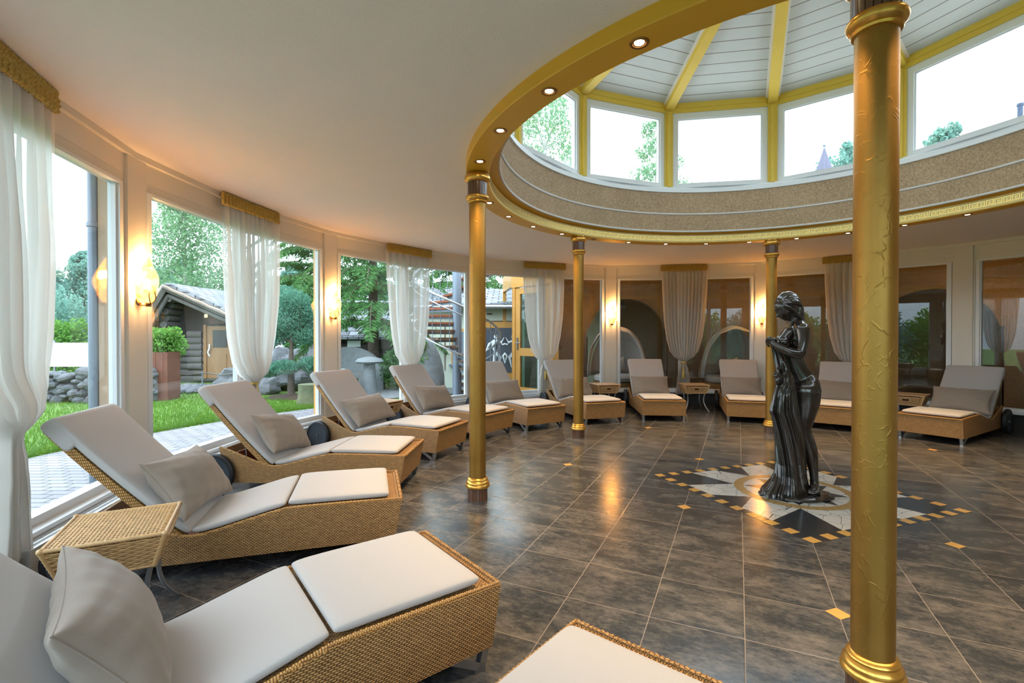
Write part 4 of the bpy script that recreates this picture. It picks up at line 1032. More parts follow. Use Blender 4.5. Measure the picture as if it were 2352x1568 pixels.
m = MB(); m.ring([(5.9, 2.80), (9.0, 2.80), (9.0, 3.0), (5.9, 3.0)], 5, 106, 60); struct('ceiling_corridor', m, M['plaster'], smooth=0)
def make_daybed():
    t = thing('canopy_daybed', '', 'daybed', (0, 0, 0), 0, 'round canopy daybeds behind the far glass')
    m = MB(); m.lathe([(.46, .06), (.50, .08), (.52, .30), (.50, .40), (.47, .41)], 40); build('woven_base', m, M['wicker'], t, uv=True)
    m = MB(); m.lathe([(.40, .41), (.49, .43), (.50, .50), (.45, .545), (.02, .555)], 40); build('round_mattress', m, M['cushion'], t)
    def cn(u, v, r=.60):
        a = R(-92 + 184 * u); e = R(2 + 86 * v); r = r + .010 * math.sin(26 * u); return (-r * math.cos(a) * math.cos(e) - .02 + .10 * v, r * math.sin(a) * math.cos(e), .47 + 1.08 * math.sin(e))
    m = MB(); m.grid(48, 16, cn); o = build('canopy_hood', m, M['cushion'], t, smooth=180); o.modifiers.new('thickness', 'SOLIDIFY').thickness = .015
    def edge(q):
        e = math.pi * q; return Vector((.0 + .10 * math.sin(e), .62 * math.copysign(abs(math.cos(e)) ** .9, math.cos(e)), .50 + 1.05 * math.sin(e) ** .85))
    m = MB(); m.grid(60, 6, lambda u, v: edge(u) + Vector((.20 * v, 0, .05 * math.sin(math.pi * u) * (math.sin(math.pi * v) - .8 * v) + .012 * math.sin(40 * u) * v))); o = build('canopy_valance', m, M['cushion'], t, smooth=180); o.modifiers.new('thickness', 'SOLIDIFY').thickness = .012
    m = MB(); m.tube([edge(i / 40) for i in range(41)], .014, 8); build('canopy_bow', m, M['bronze'], t); return t
d0 = make_daybed()
for i, (a, r, lb) in enumerate([(92.0, 6.14, 'pale canopy daybed seen through the glass beside the green-tinged far sconce'), (70.5, 6.14, 'pale canopy daybed seen through the glass left of the statue\'s column')]):
    c = d0 if i == 0 else copy_tree(d0); c['label'] = lb; c.location = pol(r, a); c.rotation_euler = (0, 0, R(a + 180 + (-25 if i == 0 else 20)))
    o = copy_tree(p0[i]); tag(o, 'white-looking scatter cushion on the %s daybed' % ('left' if i == 0 else 'right'), 'cushion', 'scatter cushions on the daybeds')
    o.data = o.data.copy(); o.data.materials[0] = M['cushion']; o.scale = (.6, .8, .8); o.location = pol(r + .12, a, .74); o.rotation_euler = (R(65), R(15), R(a + 90))
m = MB(); m.box((0, 0, 0), (.012, .05, .085)); m.box((-.008, 0, 0), (.008, .026, .05)); p = pol(6.712, 102.1, 1.12)
tag(build('light_switch', m, M['walnut'], loc=p, rot=(0, 0, R(102.1)), smooth=0), 'brown light switch on the mottled wall right of the tasselled curtain', 'switch')

# ================================================================== GARDEN
m = MB(); m.ring([(5.62, -.02), (8.05, -.02)], 108, 300, 120); struct('garden_path', m, M['paver'], smooth=0)
m = MB(); m.ring([(8.05, -.03), (18, .0), (60, .0)], 100, 300, 120); struct('garden_ground', m, M['lawn'], smooth=0)
m = MB(); m.ring([(9.0, -.06), (60, -.06)], -60, 120, 90); struct('outer_ground', m, M['gravel'], smooth=0)
rng = np.random.default_rng(7)
def blades(n, fn, h0, h1, w):
    """upright grass blades as bent triangles"""
    P = fn(n); k = len(P); a = rng.uniform(0, 6.283, k); h = rng.uniform(h0, h1, k); l = rng.uniform(-.5, .5, (k, 2)) * h[:, None]
    dx, dy = np.cos(a) * w, np.sin(a) * w; V = np.empty((k, 3, 3))
    V[:, 0] = P + np.stack([dx, dy, 0 * a], 1); V[:, 1] = P - np.stack([dx, dy, 0 * a], 1); V[:, 2] = P + np.stack([l[:, 0], l[:, 1], h], 1)
    return V.reshape(-1, 3), np.arange(3 * k).reshape(-1, 3)
def np_mesh(name, V, Fa, mat, parent=None, loc=None):
    me = bpy.data.meshes.new(name); k = Fa.shape[1]
    me.vertices.add(len(V)); me.vertices.foreach_set('co', V.astype(np.float32).ravel())
    me.loops.add(Fa.size); me.loops.foreach_set('vertex_index', Fa.astype(np.int32).ravel())
    me.polygons.add(len(Fa)); me.polygons.foreach_set('loop_start', np.arange(0, Fa.size, k, dtype=np.int32)); me.polygons.foreach_set('loop_total', np.full(len(Fa), k, dtype=np.int32))
    me.update(); me.validate(); me.materials.append(mat)
    o = bpy.data.objects.new(name, me); COL.objects.link(o)
    if parent is not None: o.parent = parent
    if loc is not None: o.location = loc
    return o
def lawn_pts(n):
    a = np.radians(rng.uniform(140, 207, n)); r = 8.06 + 6.5 * rng.random(n) ** 1.7
    return np.stack([CX + r * np.cos(a), CY + r * np.sin(a), 0 * r - .02], 1)
V, Fa = blades(52000, lawn_pts, .03, .085, .006)
tag(np_mesh('lawn_grass', V, Fa, M['grass']), 'bright green lawn grass outside the left windows', 'grass', kind='stuff')
def leaves(ctr, rad, n, size, shell=.5, drop=0.0, seed=0, aspect=.55):
    if aspect_override[0]: aspect = aspect_override[0]; n = int(n * 3); size *= .75
    g = np.random.default_rng(seed); d = g.normal(size=(n, 3)); d /= np.linalg.norm(d, axis=1)[:, None]
    r = shell + (1 - shell) * g.random(n) ** .6; P = np.array(ctr) + d * r[:, None] * np.array(rad)
    a = g.normal(size=(n, 3)); a[:, 2] -= drop; a /= np.linalg.norm(a, axis=1)[:, None]
    b = np.cross(a, g.normal(size=(n, 3))); b /= np.linalg.norm(b, axis=1)[:, None]; s = size * g.uniform(.6, 1.4, n)[:, None]
    V = np.stack([P - a * s * .5, P + b * s * aspect * .5, P + a * s * .5, P - b * s * aspect * .5], 1); return V.reshape(-1, 3)
aspect_override = [0]
def quads(Vs):
    V = np.concatenate(Vs); return V, np.arange(len(V)).reshape(-1, 4)
def tree(name, label, base, h, clumps, mat, bark, seed, leaf=.11, trunk=.10, drop=.3, group='trees in the garden', lean=(0, 0), dens=1.0, cat='tree', zlow=.25):
    t = thing(name, label, cat, base, 0, group); r = random.Random(seed); m = MB()
    top = Vector((lean[0], lean[1], h)); pts = [Vector((lean[0] * s ** 1.5 + .06 * h * .1 * math.sin(5 * s + seed), lean[1] * s ** 1.5, h * s)) for s in [i / 12 for i in range(13)]]
    m.tube(pts, [max(.012, trunk * (1 - s / 12.5)) for s in range(13)], 9); Vs = []
    for i, (x, y, z, rx, ry, rz, n) in enumerate(clumps):
        s = min(.95, max(.1, (z - .35 * rz) / h)); k = int(s * 12); p = pts[k]; q = Vector((x, y, z))
        m.tube([p, p.lerp(q, .5) + Vector((0, 0, .12 * rz)), q], [trunk * .35, trunk * .2, .01], 6)
        Vs.append(leaves((x, y, z), (rx, ry, rz), int(n * dens), leaf, .25, drop, seed * 31 + i))
    build('trunk', m, bark, t); V, Fa = quads(Vs); np_mesh('foliage', V, Fa, mat, t); return t
def birch_clumps(seed, h, w, n, per, z0=.3):
    r = random.Random(seed); out = []
    for i in range(n):
        s = z0 + (1 - z0) * (i + .5) / n; k = w * (math.sin(math.pi * min(1, (s - z0) / (1 - z0) * .82 + .14)) ** .8); a = r.uniform(0, 6.28); d = k * r.uniform(.15, .85)
        out.append((d * math.cos(a), d * math.sin(a), h * s * 1.0, .28 * k + .18, .28 * k + .18, .30 * k + .25, per))
    return out
def conifer(name, label, base, h, w, mat, seed, tiers=16, per=9, n=46, leaf=.20, z0=1.2, droop=.35, group='trees in the garden'):
    """drooping tiers of needle sprays on real branches"""
    t = thing(name, label, 'tree', base, 0, group); g = np.random.default_rng(seed); m = MB(); m.tube([(0, 0, h * i / 8) for i in range(9)], [.17 * (1 - i / 8.6) for i in range(9)], 9); Vs = []
    for i in range(tiers):
        s = i / (tiers - 1); z = z0 + (h - z0) * s; L = w * (1 - s) ** .8 + .15; k = max(4, int(per * (1 - .5 * s)))
        for j in range(k):
            a = 6.283 * (j + .37 * i) / k + g.uniform(-.3, .3); L2 = L * g.uniform(.75, 1.1); dx, dy = math.cos(a), math.sin(a)
            bp = [Vector((dx * L2 * q, dy * L2 * q, z + .10 * L2 * math.sin(2.5 * q) - droop * L2 * q * q)) for q in (0, .33, .66, 1)]
            m.tube(bp, [.028, .02, .013, .005], 5)
            for q in range(int(7.5 * n * L2 / w) + 40):
                f = .15 + .85 * g.random(); p0_ = bp[0].lerp(bp[3], f) if 0 else Vector((dx * L2 * f, dy * L2 * f, z + .10 * L2 * math.sin(2.5 * f) - droop * L2 * f * f))
                sd = g.uniform(-1, 1) * .30 * L2 * (1.05 - f) + g.uniform(-.05, .05); P = np.array((p0_.x - dy * sd, p0_.y + dx * sd, p0_.z - .12 * abs(sd) - g.random() * .10))
                ax = np.array((dx * .5 - dy * np.sign(sd) * .7, dy * .5 + dx * np.sign(sd) * .7, -.25 - g.random() * .5)); ax /= np.linalg.norm(ax); b = np.cross(ax, g.normal(size=3)); b /= np.linalg.norm(b); sz = leaf * g.uniform(.45, .95)
                Vs.append(np.stack([P - ax * sz * .4, P + b * sz * .085, P + ax * sz * .6, P - b * sz * .085]))
    build('trunk', m, M['bark'], t); V, Fa = quads(Vs); np_mesh('foliage', V, Fa, mat, t); return t
def bush(label, c, rad, n, mat, seed, leaf=.09, group='garden bushes'):
    t = thing('garden_bush', label, 'bush', (c[0], c[1], 0), 0, group); m = MB(); g = random.Random(seed)
    for i in range(7):
        a = g.uniform(0, 6.28); m.tube([(0, 0, -.02), (.3 * rad[0] * math.cos(a), .3 * rad[1] * math.sin(a), c[2] * .6), (.6 * rad[0] * math.cos(a), .6 * rad[1] * math.sin(a), c[2])], [.02, .015, .006], 5)
    build('stems', m, M['bark'], t); Vs = [leaves((0, 0, c[2]), rad, n, leaf, .4, .2, seed)]
    for i in range(6): Vs.append(leaves((g.uniform(-.7, .7) * rad[0], g.uniform(-.6, .6) * rad[1], c[2] + g.uniform(-.1, .8) * rad[2]), (rad[0] * .4, rad[1] * .4, rad[2] * .45), n // 6, leaf, .3, .2, seed + i))
    V, Fa = quads(Vs); V[:, 2] = np.maximum(V[:, 2], .0); np_mesh('foliage', V, Fa, mat, t); return t
# trees seen through the near left window
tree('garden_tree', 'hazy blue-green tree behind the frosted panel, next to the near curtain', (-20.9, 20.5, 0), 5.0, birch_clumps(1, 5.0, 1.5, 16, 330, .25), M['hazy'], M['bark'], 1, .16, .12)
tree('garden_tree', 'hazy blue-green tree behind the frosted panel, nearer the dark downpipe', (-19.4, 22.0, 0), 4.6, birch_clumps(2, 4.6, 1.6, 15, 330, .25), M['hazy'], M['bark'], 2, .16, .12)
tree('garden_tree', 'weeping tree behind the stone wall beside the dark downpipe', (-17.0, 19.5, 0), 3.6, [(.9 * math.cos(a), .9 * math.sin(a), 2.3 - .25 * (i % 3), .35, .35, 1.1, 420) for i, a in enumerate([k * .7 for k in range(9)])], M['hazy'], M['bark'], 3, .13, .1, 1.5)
for i, (x, y, z, lb) in enumerate([(-17.6, 16.8, .75, 'green hedge bush above the frosted panel, next to the near curtain'), (-15.9, 17.0, .8, 'green hedge bush above the frosted panel, in its middle'), (-14.2, 17.6, .7, 'green hedge bush above the frosted panel, at its post')]):
    bush(lb, (x, y, z), (1.3, .9, 1.15), 2600, M['shrub'], 40 + i, .12)
for i, (x, y, z) in enumerate([(-27, 30, 2.2), (-22, 33, 2.5), (-16, 35, 2.4), (-10, 36, 2.6), (-31, 22, 2.2), (-33, 14, 2.2)]):
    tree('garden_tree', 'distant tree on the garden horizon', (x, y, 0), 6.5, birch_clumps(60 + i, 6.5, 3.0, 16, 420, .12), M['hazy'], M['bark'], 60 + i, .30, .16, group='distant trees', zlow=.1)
for i in range(9):
    a = 206 + 10 * i; p = pol(12.5 + (i % 3) * .8, a)
    bush('tall garden hedge plant behind the camera, mirrored in the far windows', (p.x, p.y, 1.0), (1.6, 1.6, 1.5), 1500, M['shrub'] if i % 2 else M['hazy'], 300 + i, .2, 'hedge mirrored in the far windows')
# stone wall with frosted panel fence
m = MB(); rg = random.Random(5); w = thing('dry_stone_wall', 'low dry stone wall of grey field stones across the lawn', 'stone wall', (-9.4, 10.2, 0)); w['kind'] = 'thing'
for i in range(330):
    x = rg.uniform(-4.2, 1.75); z = rg.choice((.06, .2, .34, .47, .58)); s = rg.uniform(.08, .21)
    m.sphere((x, rg.uniform(-.14, .0) + .05 * x, z + rg.uniform(-.05, .06)), (s, .13, s * rg.uniform(.35, .75)), 7, 5, Quaternion((0, 0, 1), rg.uniform(0, 3)) @ Quaternion((0, 1, 0), rg.uniform(-.3, .3)))
m.box((-1.2, .08, .3), (6.0, .2, .58)); o = build('stones', m, M['rock'], w, smooth=20)
f = thing('frosted_fence_panel', 'frosted white glass fence panel on steel posts above the stone wall', 'fence', (-9.2, 10.75, 0))
m = MB(); m.box((-1.05, 0, .96), (2.9, .014, .53)); build('glass_panel', m, M['frost'], f, smooth=0)
m = MB()
for x in (.46, -1.0, -2.5): m.tube([(x, .03, -.02), (x, .03, 1.28)], .022, 10)
for z in (.78, 1.14): m.box((.43, .0, z), (.09, .05, .035))
build('posts', m, M['steel'], f)
m = MB(); m.tube([(0, 0, -.03), (.01, 0, .3), (0, .01, .56)], [.085, .08, .085], 10); tag(build('wooden_stump_post', m, M['bark'], loc=(-8.55, 9.85, 0)), 'grey wooden post standing on the lawn in front of the stone wall', 'post')
# downpipe by the near pillar
m = MB(); p = pol(5.70, 186.22); m.tube([(p.x, p.y, -.02), (p.x, p.y, 2.76)], .034, 14)
for z in (.5, 2.2): m.lathe([(.034, -.02), (.042, -.015), (.042, .015), (.034, .02)], 16, (p.x, p.y, z))
tag(build('downpipe', m, M['steel_dark']), 'dark rain downpipe outside the near window, in front of the tan board', 'downpipe')
# corten planter with a bush
c = thing('corten_planter', 'tall rusty corten steel planter on the lawn edge left of the cabin', 'planter', (-7.75, 10.6, 0), R(8))
for nm, cx_, cy_, sx, sy in (('front_sheet', 0, -.25, .62, .012), ('back_sheet', 0, .25, .62, .012), ('side_sheet', -.305, 0, .012, .5), ('side_sheet', .305, 0, .012, .5)):
    m = MB(); m.box((cx_, cy_, .50), (sx, sy, 1.05)); build(nm, m, M['corten'], c, smooth=0)
m = MB()
for x in (-.16, .05, .2): m.box((x, -.258, .5), (.05, .008, 1.05))
m.box((0, 0, .92), (.6, .48, .02)); build('ribs', m, M['corten'], c, smooth=0)
o = bush('leafy green bush growing out of the corten planter', (-7.9, 10.9, 1.15), (.55, .4, .42), 2200, M['shrub'], 77, .07)
# log cabin
def log_cabin():
    t = thing('log_cabin', 'rustic log sauna cabin with shingle roof and lit gable edge across the lawn', 'cabin', (-9.72, 14.0, 0)); D = 6.0
    ax, az = 0, 2.80; lx, lz = -.95, 1.28; rx, rz_ = 2.9, 1.52
    m = MB()
    for i in range(12):
        z = .10 + .19 * i
        if z > 2.5: break
        x0 = -.42 if z < 1.9 else -.42 + (z - 1.9) * .5; x1 = 2.55 if z < 1.5 else max(.3, 2.55 - (z - 1.5) * 2.2)
        (m.tube([(x0, .55, z), (x1, .55, z)], .10, 12) if z < 1.3 else None); m.tube([(x0 + .12, -.1 + .1 * (i % 2), z + .09), (x0 + .12, 4.5, z + .09)], .10, 12)
        if .4 < z < 1.6:
            m.tube([(.02, .5, z), (.46, .5, z)], .115, 12)
    build('log_wall', m, M['log'], t)
    m = MB(); m.prism([(-.75, 1.28), (-.02, 2.50), (2.55, 1.56), (2.55, 1.28)], lambda x, z: (x, .50, z), lambda x, z: (x, .7, z)); build('gable_boards', m, M['logdark'], t, smooth=0)
    m = MB()
    for (x, z) in ((lx, lz), (rx, rz_)):
        d = Vector((x - ax, 0, z - az)); q = Vector((-d.z, 0, d.x)).normalized(); q = q if q.z > 0 else -q
        vs = [(ax, -.45, az), (x, -.45, z), (x, D, z), (ax - .3, D, az + .1)]; vs2 = [tuple(Vector(v) + q * .09) for v in vs]
        m.add(vs + vs2, [(0, 1, 2, 3), (7, 6, 5, 4), (0, 4, 5, 1), (1, 5, 6, 2), (2, 6, 7, 3), (3, 7, 4, 0)])
    me = build('shingle_roof', m, M['shingle'], t, smooth=0, uv=True)
    m = MB()
    for (x, z) in ((lx, lz), (rx, rz_)):
        a_, b_ = Vector((ax, -.46, az - .07)), Vector((x, -.46, z - .07)); m.tube([a_, b_], .085, 4); m.tube([a_ + Vector((0, .14, -.2)), b_ + Vector((0.05, .14, -.2))], .06, 8)
    m.tube([(0, -.3, 2.42), (0, .8, 2.42)], .075, 12); build('barge_boards', m, M['log'], t, smooth=30)
    m = MB()
    for (x, z) in ((lx, lz), (rx, rz_)): m.tube([(ax + (x - ax) * i / 20, -.56, az + (z - az) * i / 20 + .012 * math.sin(i * 1.9)) for i in range(21)], .011, 6)
    build('rope_light', m, m_emit('warm_rope_light', (1, .55, .2), 2.2), t)
    m = MB(); m.box((.95, .47, .90), (.74, .06, 1.56)); dr_ = build('door', m, M['doorwood'], t, smooth=0)
    m = MB(); m.box((.95, .435, .55), (.5, .02, .6)); m.box((.56, .46, .92), (.09, .1, 1.6)); m.box((1.36, .46, .92), (.09, .1, 1.6)); build('door_frame', m, M['doorwood'], dr_, smooth=0)
    m = MB(); m.box((1.0, .432, 1.3), (.42, .012, .52)); build('door_glass', m, M['dark'], dr_, smooth=0)
    m = MB(); m.tube([(.70, .42, .78), (.67, .38, .9), (.72, .38, 1.02), (.70, .42, 1.14)], .022, 8); build('door_handle', m, M['frost'], dr_)
    m = MB(); m.box((1.05, .40, 1.84), (.62, .04, .17)); sg = build('name_board', m, M['corten'], t, smooth=0)
    m = MB(); x = .80
    def st(x0, z0, x1, z1): m.tube([(x0, .375, z0), (x1, .375, z1)], .008, 4)
    for k in range(7):      # carved strokes, too blurred in the photo to read
        st(x, 1.79, x, 1.89); st(x, 1.89 if k % 2 else 1.84, x + .035, 1.89 if k % 2 else 1.84)
        if k % 3: st(x + .035, 1.79, x + .035, 1.89)
        x += .075
    build('carved_letters', m, M['log'], sg, smooth=0)
    m = MB(); m.box((.62, .38, 1.98), (.05, .06, .09)); build('door_lantern', m, m_emit('lantern_glow', (1, .5, .12), 3), t); return t
log_cabin()
# rope fence, gravel, rocks
m = MB(); g_ = []
for i in range(180):
    x, y = rg.uniform(-9.9, -7.0), rg.uniform(11.6, 13.3); s = rg.uniform(.05, .16)
    g_.append((x, y, s))
    m.sphere((x, y, s * .25), (s, s * .8, s * .55), 8, 5, Quaternion((0, 0, 1), rg.uniform(0, 3)))
tag(build('loose_cobbles', m, M['rock'], smooth=35), 'bed of loose grey cobbles before the cabin', 'cobbles', kind='stuff')
f = thing('rope_fence', 'low rope fence on thin iron posts before the cabin', 'fence', (-7.6, 11.2, 0)); m = MB()
m.tube([(-.9 + .1 * i, 0, .50 - .02 * math.sin(i * .8)) for i in range(26)], .014, 8); build('rope', m, M['log'], f)
for x in (-.9, .42, 1.6): m = MB(); m.tube([(x, 0, -.02), (x, 0, .54)], .014, 8); build('iron_post', m, M['steel_dark'], f)
# pine, rocks and stump in the second bay
rk = [(-6.3, 12.4, .3, .55), (-5.6, 12.6, .35, .6), (-6.9, 12.2, .25, .5), (-5.0, 12.5, .3, .5), (-6.0, 12.9, .75, .45), (-5.3, 13.0, .8, .45), (-4.6, 12.9, .55, .5), (-6.75, 11.5, .14, .28), (-5.9, 11.7, .15, .3)]
for i, (x, y, z, s) in enumerate(rk):
    m = MB(); m.sphere((0, 0, 0), (s, s * .8, s * .7), 28, 18); m.v = [tuple(Vector(p_) * (1 + .55 * (mnoise.noise(Vector(p_) * 2.6 / s ** .5 + Vector((i * 7, 0, 0)))) + .16 * mnoise.noise(Vector(p_) * 9))) for p_ in m.v]
    tag(build('garden_boulder', m, M['rock'], loc=(x, y, z), smooth=25), 'grey boulder heaped behind the blue-green pine', 'boulder', 'boulders behind the pine')
aspect_override[0] = .2
tree('blue_pine', 'gnarled blue-green pine with cloud-shaped foliage behind the second bay', (-5.05, 11.05, 0), 2.1,
     [(-.1, 0, 1.75, .55, .5, .35, 1500), (.28, .1, 1.45, .40, .4, .28, 1000), (-.38, 0, 1.4, .35, .35, .28, 900), (.1, -.1, 2.15, .38, .38, .3, 900), (.35, 0, 1.9, .3, .3, .25, 700), (-.45, -.15, .62, .38, .32, .18, 900), (.5, 0, .72, .36, .3, .2, 900), (-.05, -.25, .68, .34, .3, .17, 800), (-.2, .1, 2.3, .3, .3, .25, 600)], M['pine'], M['bark'], 9, .10, .09, -.3, lean=(.05, 0))
aspect_override[0] = 0
m = MB(); m.lathe([(.55, -.03), (.45, .02), (.02, .05)], 24); tag(build('mulch_bed', m, M['mulch'], loc=(-5.05, 11.0, 0)), 'round bark mulch bed at the foot of the pine', 'mulch bed')
m = MB(); m.lathe([(.30, -.03), (.27, .08), (.255, .3), (.26, .38), (.02, .395)], 22); tag(build('tree_stump', m, M['moss'], loc=(-4.15, 10.0, 0)), 'mossy stone stump on the lawn by the timber window jamb', 'stump')
# dark conifers
conifer('spruce_tree', 'tall airy spruce hanging over the shed behind the pine', (-8.7, 21.6, 0), 12.5, 3.9, M['spruce'], 11, 18, 11, 60, .34, 2.0)
conifer('spruce_tree', 'dark spruce with drooping branches before the shingled shed', (-3.9, 13.6, 0), 9.0, 2.4, M['spruce'], 12, 16, 10, 60, .24, 1.75, .4)
conifer('spruce_tree', 'dark spruce rising behind the spiral stair', (-1.9, 19.6, 0), 10.5, 3.4, M['spruce'], 13, 16, 10, 60, .28, 1.7)
tree('garden_birch', 'airy birch rising behind the log cabin roof', (-13.2, 19.6, 0), 7.2, birch_clumps(21, 7.2, 2.6, 34, 560, .2), M['birchleaf'], M['birchbark'], 21, .12, .11)
# shingled shed
t = thing('garden_shed', 'dark timber shed with a silvery shingle roof behind the spruce', 'shed', (-6.0, 15.6, 0))
m = MB(); m.box((.95, 1.2, .72), (3.2, 2.4, 1.5)); build('timber_wall', m, M['logdark'], t, smooth=0)
m = MB()
for i in range(5): m.tube([(-.65, -.03, .2 + .28 * i), (2.55, -.03, .2 + .28 * i)], .11, 8)
build('log_courses', m, M['logdark'], t)
m = MB(); m.add([(-.75, -.45, 1.36), (2.3, -.45, 1.36), (1.9, 1.3, 2.62), (-.75, 1.3, 2.62), (2.3, 3.0, 1.36), (-.75, 3.0, 1.36), (-.75, -.45, 1.28), (2.3, -.45, 1.28)], [(0, 1, 2, 3), (3, 2, 4, 5), (6, 7, 1, 0)]); build('shingle_roof', m, M['shingle'], t, smooth=0, uv=True)
m = MB(); m.box((.95, -.14, 1.14), (.42, .03, .20)); build('small_window', m, M['frost'], t, smooth=0)
# standing stones
m = MB(); m.prism([(-.95, 0)] + [(-.95 + .05 * math.sin(i) * 0 + .95 * (1 - math.cos(R(9 * i))) if 0 else -.95 * math.cos(R(9 * i)), .35 + .78 * math.sin(R(9 * i))) for i in range(21)] + [(.95, 0)], lambda x, z: (x * 1.0, 0, z - .03), lambda x, z: (x, .22, z - .03))
tag(build('standing_stone', m, M['slab'], loc=(-4.28, 12.5, 0), smooth=25), 'big round-topped granite slab standing in the garden left of the stone mushroom', 'stone slab')
t = thing('stone_mushroom', 'stone mushroom lantern with a flat round cap', 'stone mushroom', (-3.45, 11.7, 0)); m = MB(); m.lathe([(.19, -.03), (.16, .3), (.13, .72)], 18); build('stem', m, M['slab'], t)
m = MB(); m.lathe([(.06, .70), (.30, .72), (.34, .76), (.28, .83), (.12, .87), (.01, .88)], 24); build('cap', m, M['slab'], t)
t = thing('stone_basin', 'low stone water bowl beside the granite slab', 'basin', (-4.35, 11.3, 0)); m = MB(); m.lathe([(.18, -.03), (.2, .3), (.42, .52), (.44, .60), (.38, .60), (.30, .52), (.01, .46)], 24); build('bowl', m, M['slab'], t)
m = MB(); m.box((0, 0, .17), (.62, .5, .42)); tag(build('stone_block', m, M['moss'], loc=(-3.95, 11.2, 0), smooth=0), 'squared mossy stone block between the basin and the stone mushroom', 'stone block')
bush('dark green shrub right of the stone mushroom', (-2.95, 12.6, .55), (.5, .5, .55), 2400, M['spruce'], 91, .08)
m = MB(); m.sphere((0, 0, 0), (.42, .3, .85), 16, 12); m.v = [(a * (1 - .2 * c_), b, c_) for a, b, c_ in m.v]; tag(build('leaning_boulder', m, M['slab'], loc=(-2.0, 11.3, .45)), 'dark upright boulder at the corner of the cream house', 'boulder')
bush('ivy shrub on the upright boulder at the cream house corner', (-2.15, 11.25, .85), (.34, .3, .5), 1800, M['shrub'], 92, .06)
m = MB(); m.ring([(8.3, -.012), (10.2, -.01)], 112, 139, 20); struct('gravel_strip', m, M['gravel'], smooth=0)
# cream house
t = thing('cream_house', 'cream rendered house with slate roof behind the spiral stair', 'house', (-1.05, 13.0, 0))
m = MB(); m.box((1.2, 2.0, 1.15), (5.0, 4.0, 2.36)); build('wall', m, M['limewall'], t, smooth=0)
m = MB(); m.add([(-1.7, -.35, 2.22), (4.0, -.35, 2.22), (4.0, 2.0, 2.85), (-1.7, 2.0, 2.85), (-1.7, -.35, 2.14), (4.0, -.35, 2.14)], [(0, 1, 2, 3), (4, 5, 1, 0)]); build('slate_roof', m, M['shingle'], t, smooth=0, uv=True)
m = MB(); m.tube([(-1.7, -.40, 2.14), (4.0, -.40, 2.14)], .055, 10); build('gutter', m, M['steel'], t)
m = MB(); m.box((-.35, -.03, 1.10), (.44, .07, .95)); wf = build('window_frame', m, M['orangewood'], t, smooth=0)
m = MB(); m.box((-.35, -.07, 1.10), (.30, .02, .80)); build('pane', m, M['steel_dark'], wf, smooth=0)
m = MB(); m.box((-.35, -.08, .60), (.56, .14, .05)); build('window_sill', m, M['steel_dark'], wf, smooth=0)
m = MB()
for x in (-.75,): m.box((x, -.012, 1.05), (.02, .02, 1.2))
for (x, z, sx, sz) in ((.9, 1.78, 1.6, .02), (1.6, 1.2, .02, 1.2)): m.box((x, -.012, z), (sx, .02, sz))
build('painted_border', m, M['corten'], t, smooth=0)
m = MB(); m.box((.72, -.03, .98), (1.05, .06, 1.55)); pf = build('sign_frame', m, M['orangewood'], t, smooth=0)
m = MB(); m.box((.72, -.065, 1.0), (.98, .02, 1.2)); build('sign_panel', m, simple('dark_blue_grey_board', (.05, .065, .09), .5), pf, smooth=0)
m = MB()
for (cx_, sc_, ln) in ((.60, 1.0, 1), (.92, .75, -1)):       # white dancing figures
    def fpt(x, z): return (cx_ + x * sc_, -.082, 1.0 + z * sc_)
    m.sphere(fpt(.02 * ln, .36), (.055 * sc_, .008, .06 * sc_), 12, 8)
    for pts, r in (([(-.0, .27), (-.04 * ln, .1), (.0, -.06)], .045), ([(0, .26), (-.16 * ln, .16), (-.26 * ln, -.06)], .026), ([(.02, .26), (.17 * ln, .20), (.24 * ln, .34)], .024), ([(0, -.06), (-.02, -.3), (-.10 * ln, -.5)], .034), ([(.0, -.05), (.14 * ln, -.2), (.08 * ln, -.46)], .032)):
        m.tube([fpt(*p_) for p_ in pts], [r * 1.5 * sc_, r * sc_ * 1.4, r * sc_ * .5], 8)
build('white_figures', m, M['frost'], pf)
m = MB(); m.box((.45, -.01, 1.97), (.14, .02, .04)); build('vent_slot', m, M['corten'], t, smooth=0)
# spiral stair
t = thing('spiral_stair', 'outdoor spiral stair with grey steel pole and dark wooden treads', 'stair', (-1.2, 10.55, 0)); t['kind'] = 'thing'
m = MB(); m.lathe([(.10, -.03), (.10, 4.2)], 24); m.lathe([(.2, -.03), (.2, .01), (.1, .015)], 20); build('centre_pole', m, M['steel_dark'], t)
NS = 17; rise = .165
for i in range(NS):
    a = R(40 - 22.0 * (i - 1)) + R(-6) ; a = R(20) - R(22.5) * (i - 1); z = rise * (i + 1); d = Vector((math.cos(a), math.sin(a), 0)); q = Vector((-d.y, d.x, 0))
    m = MB(); vs = [d * .1 + q * -.06, d * .92 + q * -.20, d * .92 + q * .13, d * .1 + q * .06]
    m.add([(*v.xy, z - .022) for v in vs] + [(*v.xy, z + .022) for v in vs], [(3, 2, 1, 0), (4, 5, 6, 7), (0, 1, 5, 4), (1, 2, 6, 5), (2, 3, 7, 6), (3, 0, 4, 7)]); tr = build('tread', m, M['redwood'] if i > 8 else M['walnut'], t, smooth=0)
    m = MB(); m.box(d * .5 + Vector((0, 0, z - .05)), (.8, .05, .05), Matrix.Rotation(a, 3, 'Z')); build('tread_bracket', m, M['steel_dark'], tr, smooth=0)
def hel(r, i, dz): a = R(20) - R(22.5) * (i - 1); return (r * math.cos(a), r * math.sin(a), rise * (i + 1) + dz)
for nm, dz, rr in (('handrail', .92, .024), ('lower_rail', .74, .014), ('string_rail', -.06, .016)):
    m = MB(); m.tube([hel(.94, -1 + .25 * i, dz) for i in range(4 * NS + 6)], rr, 8); build(nm, m, M['steel'], t)
m = MB()
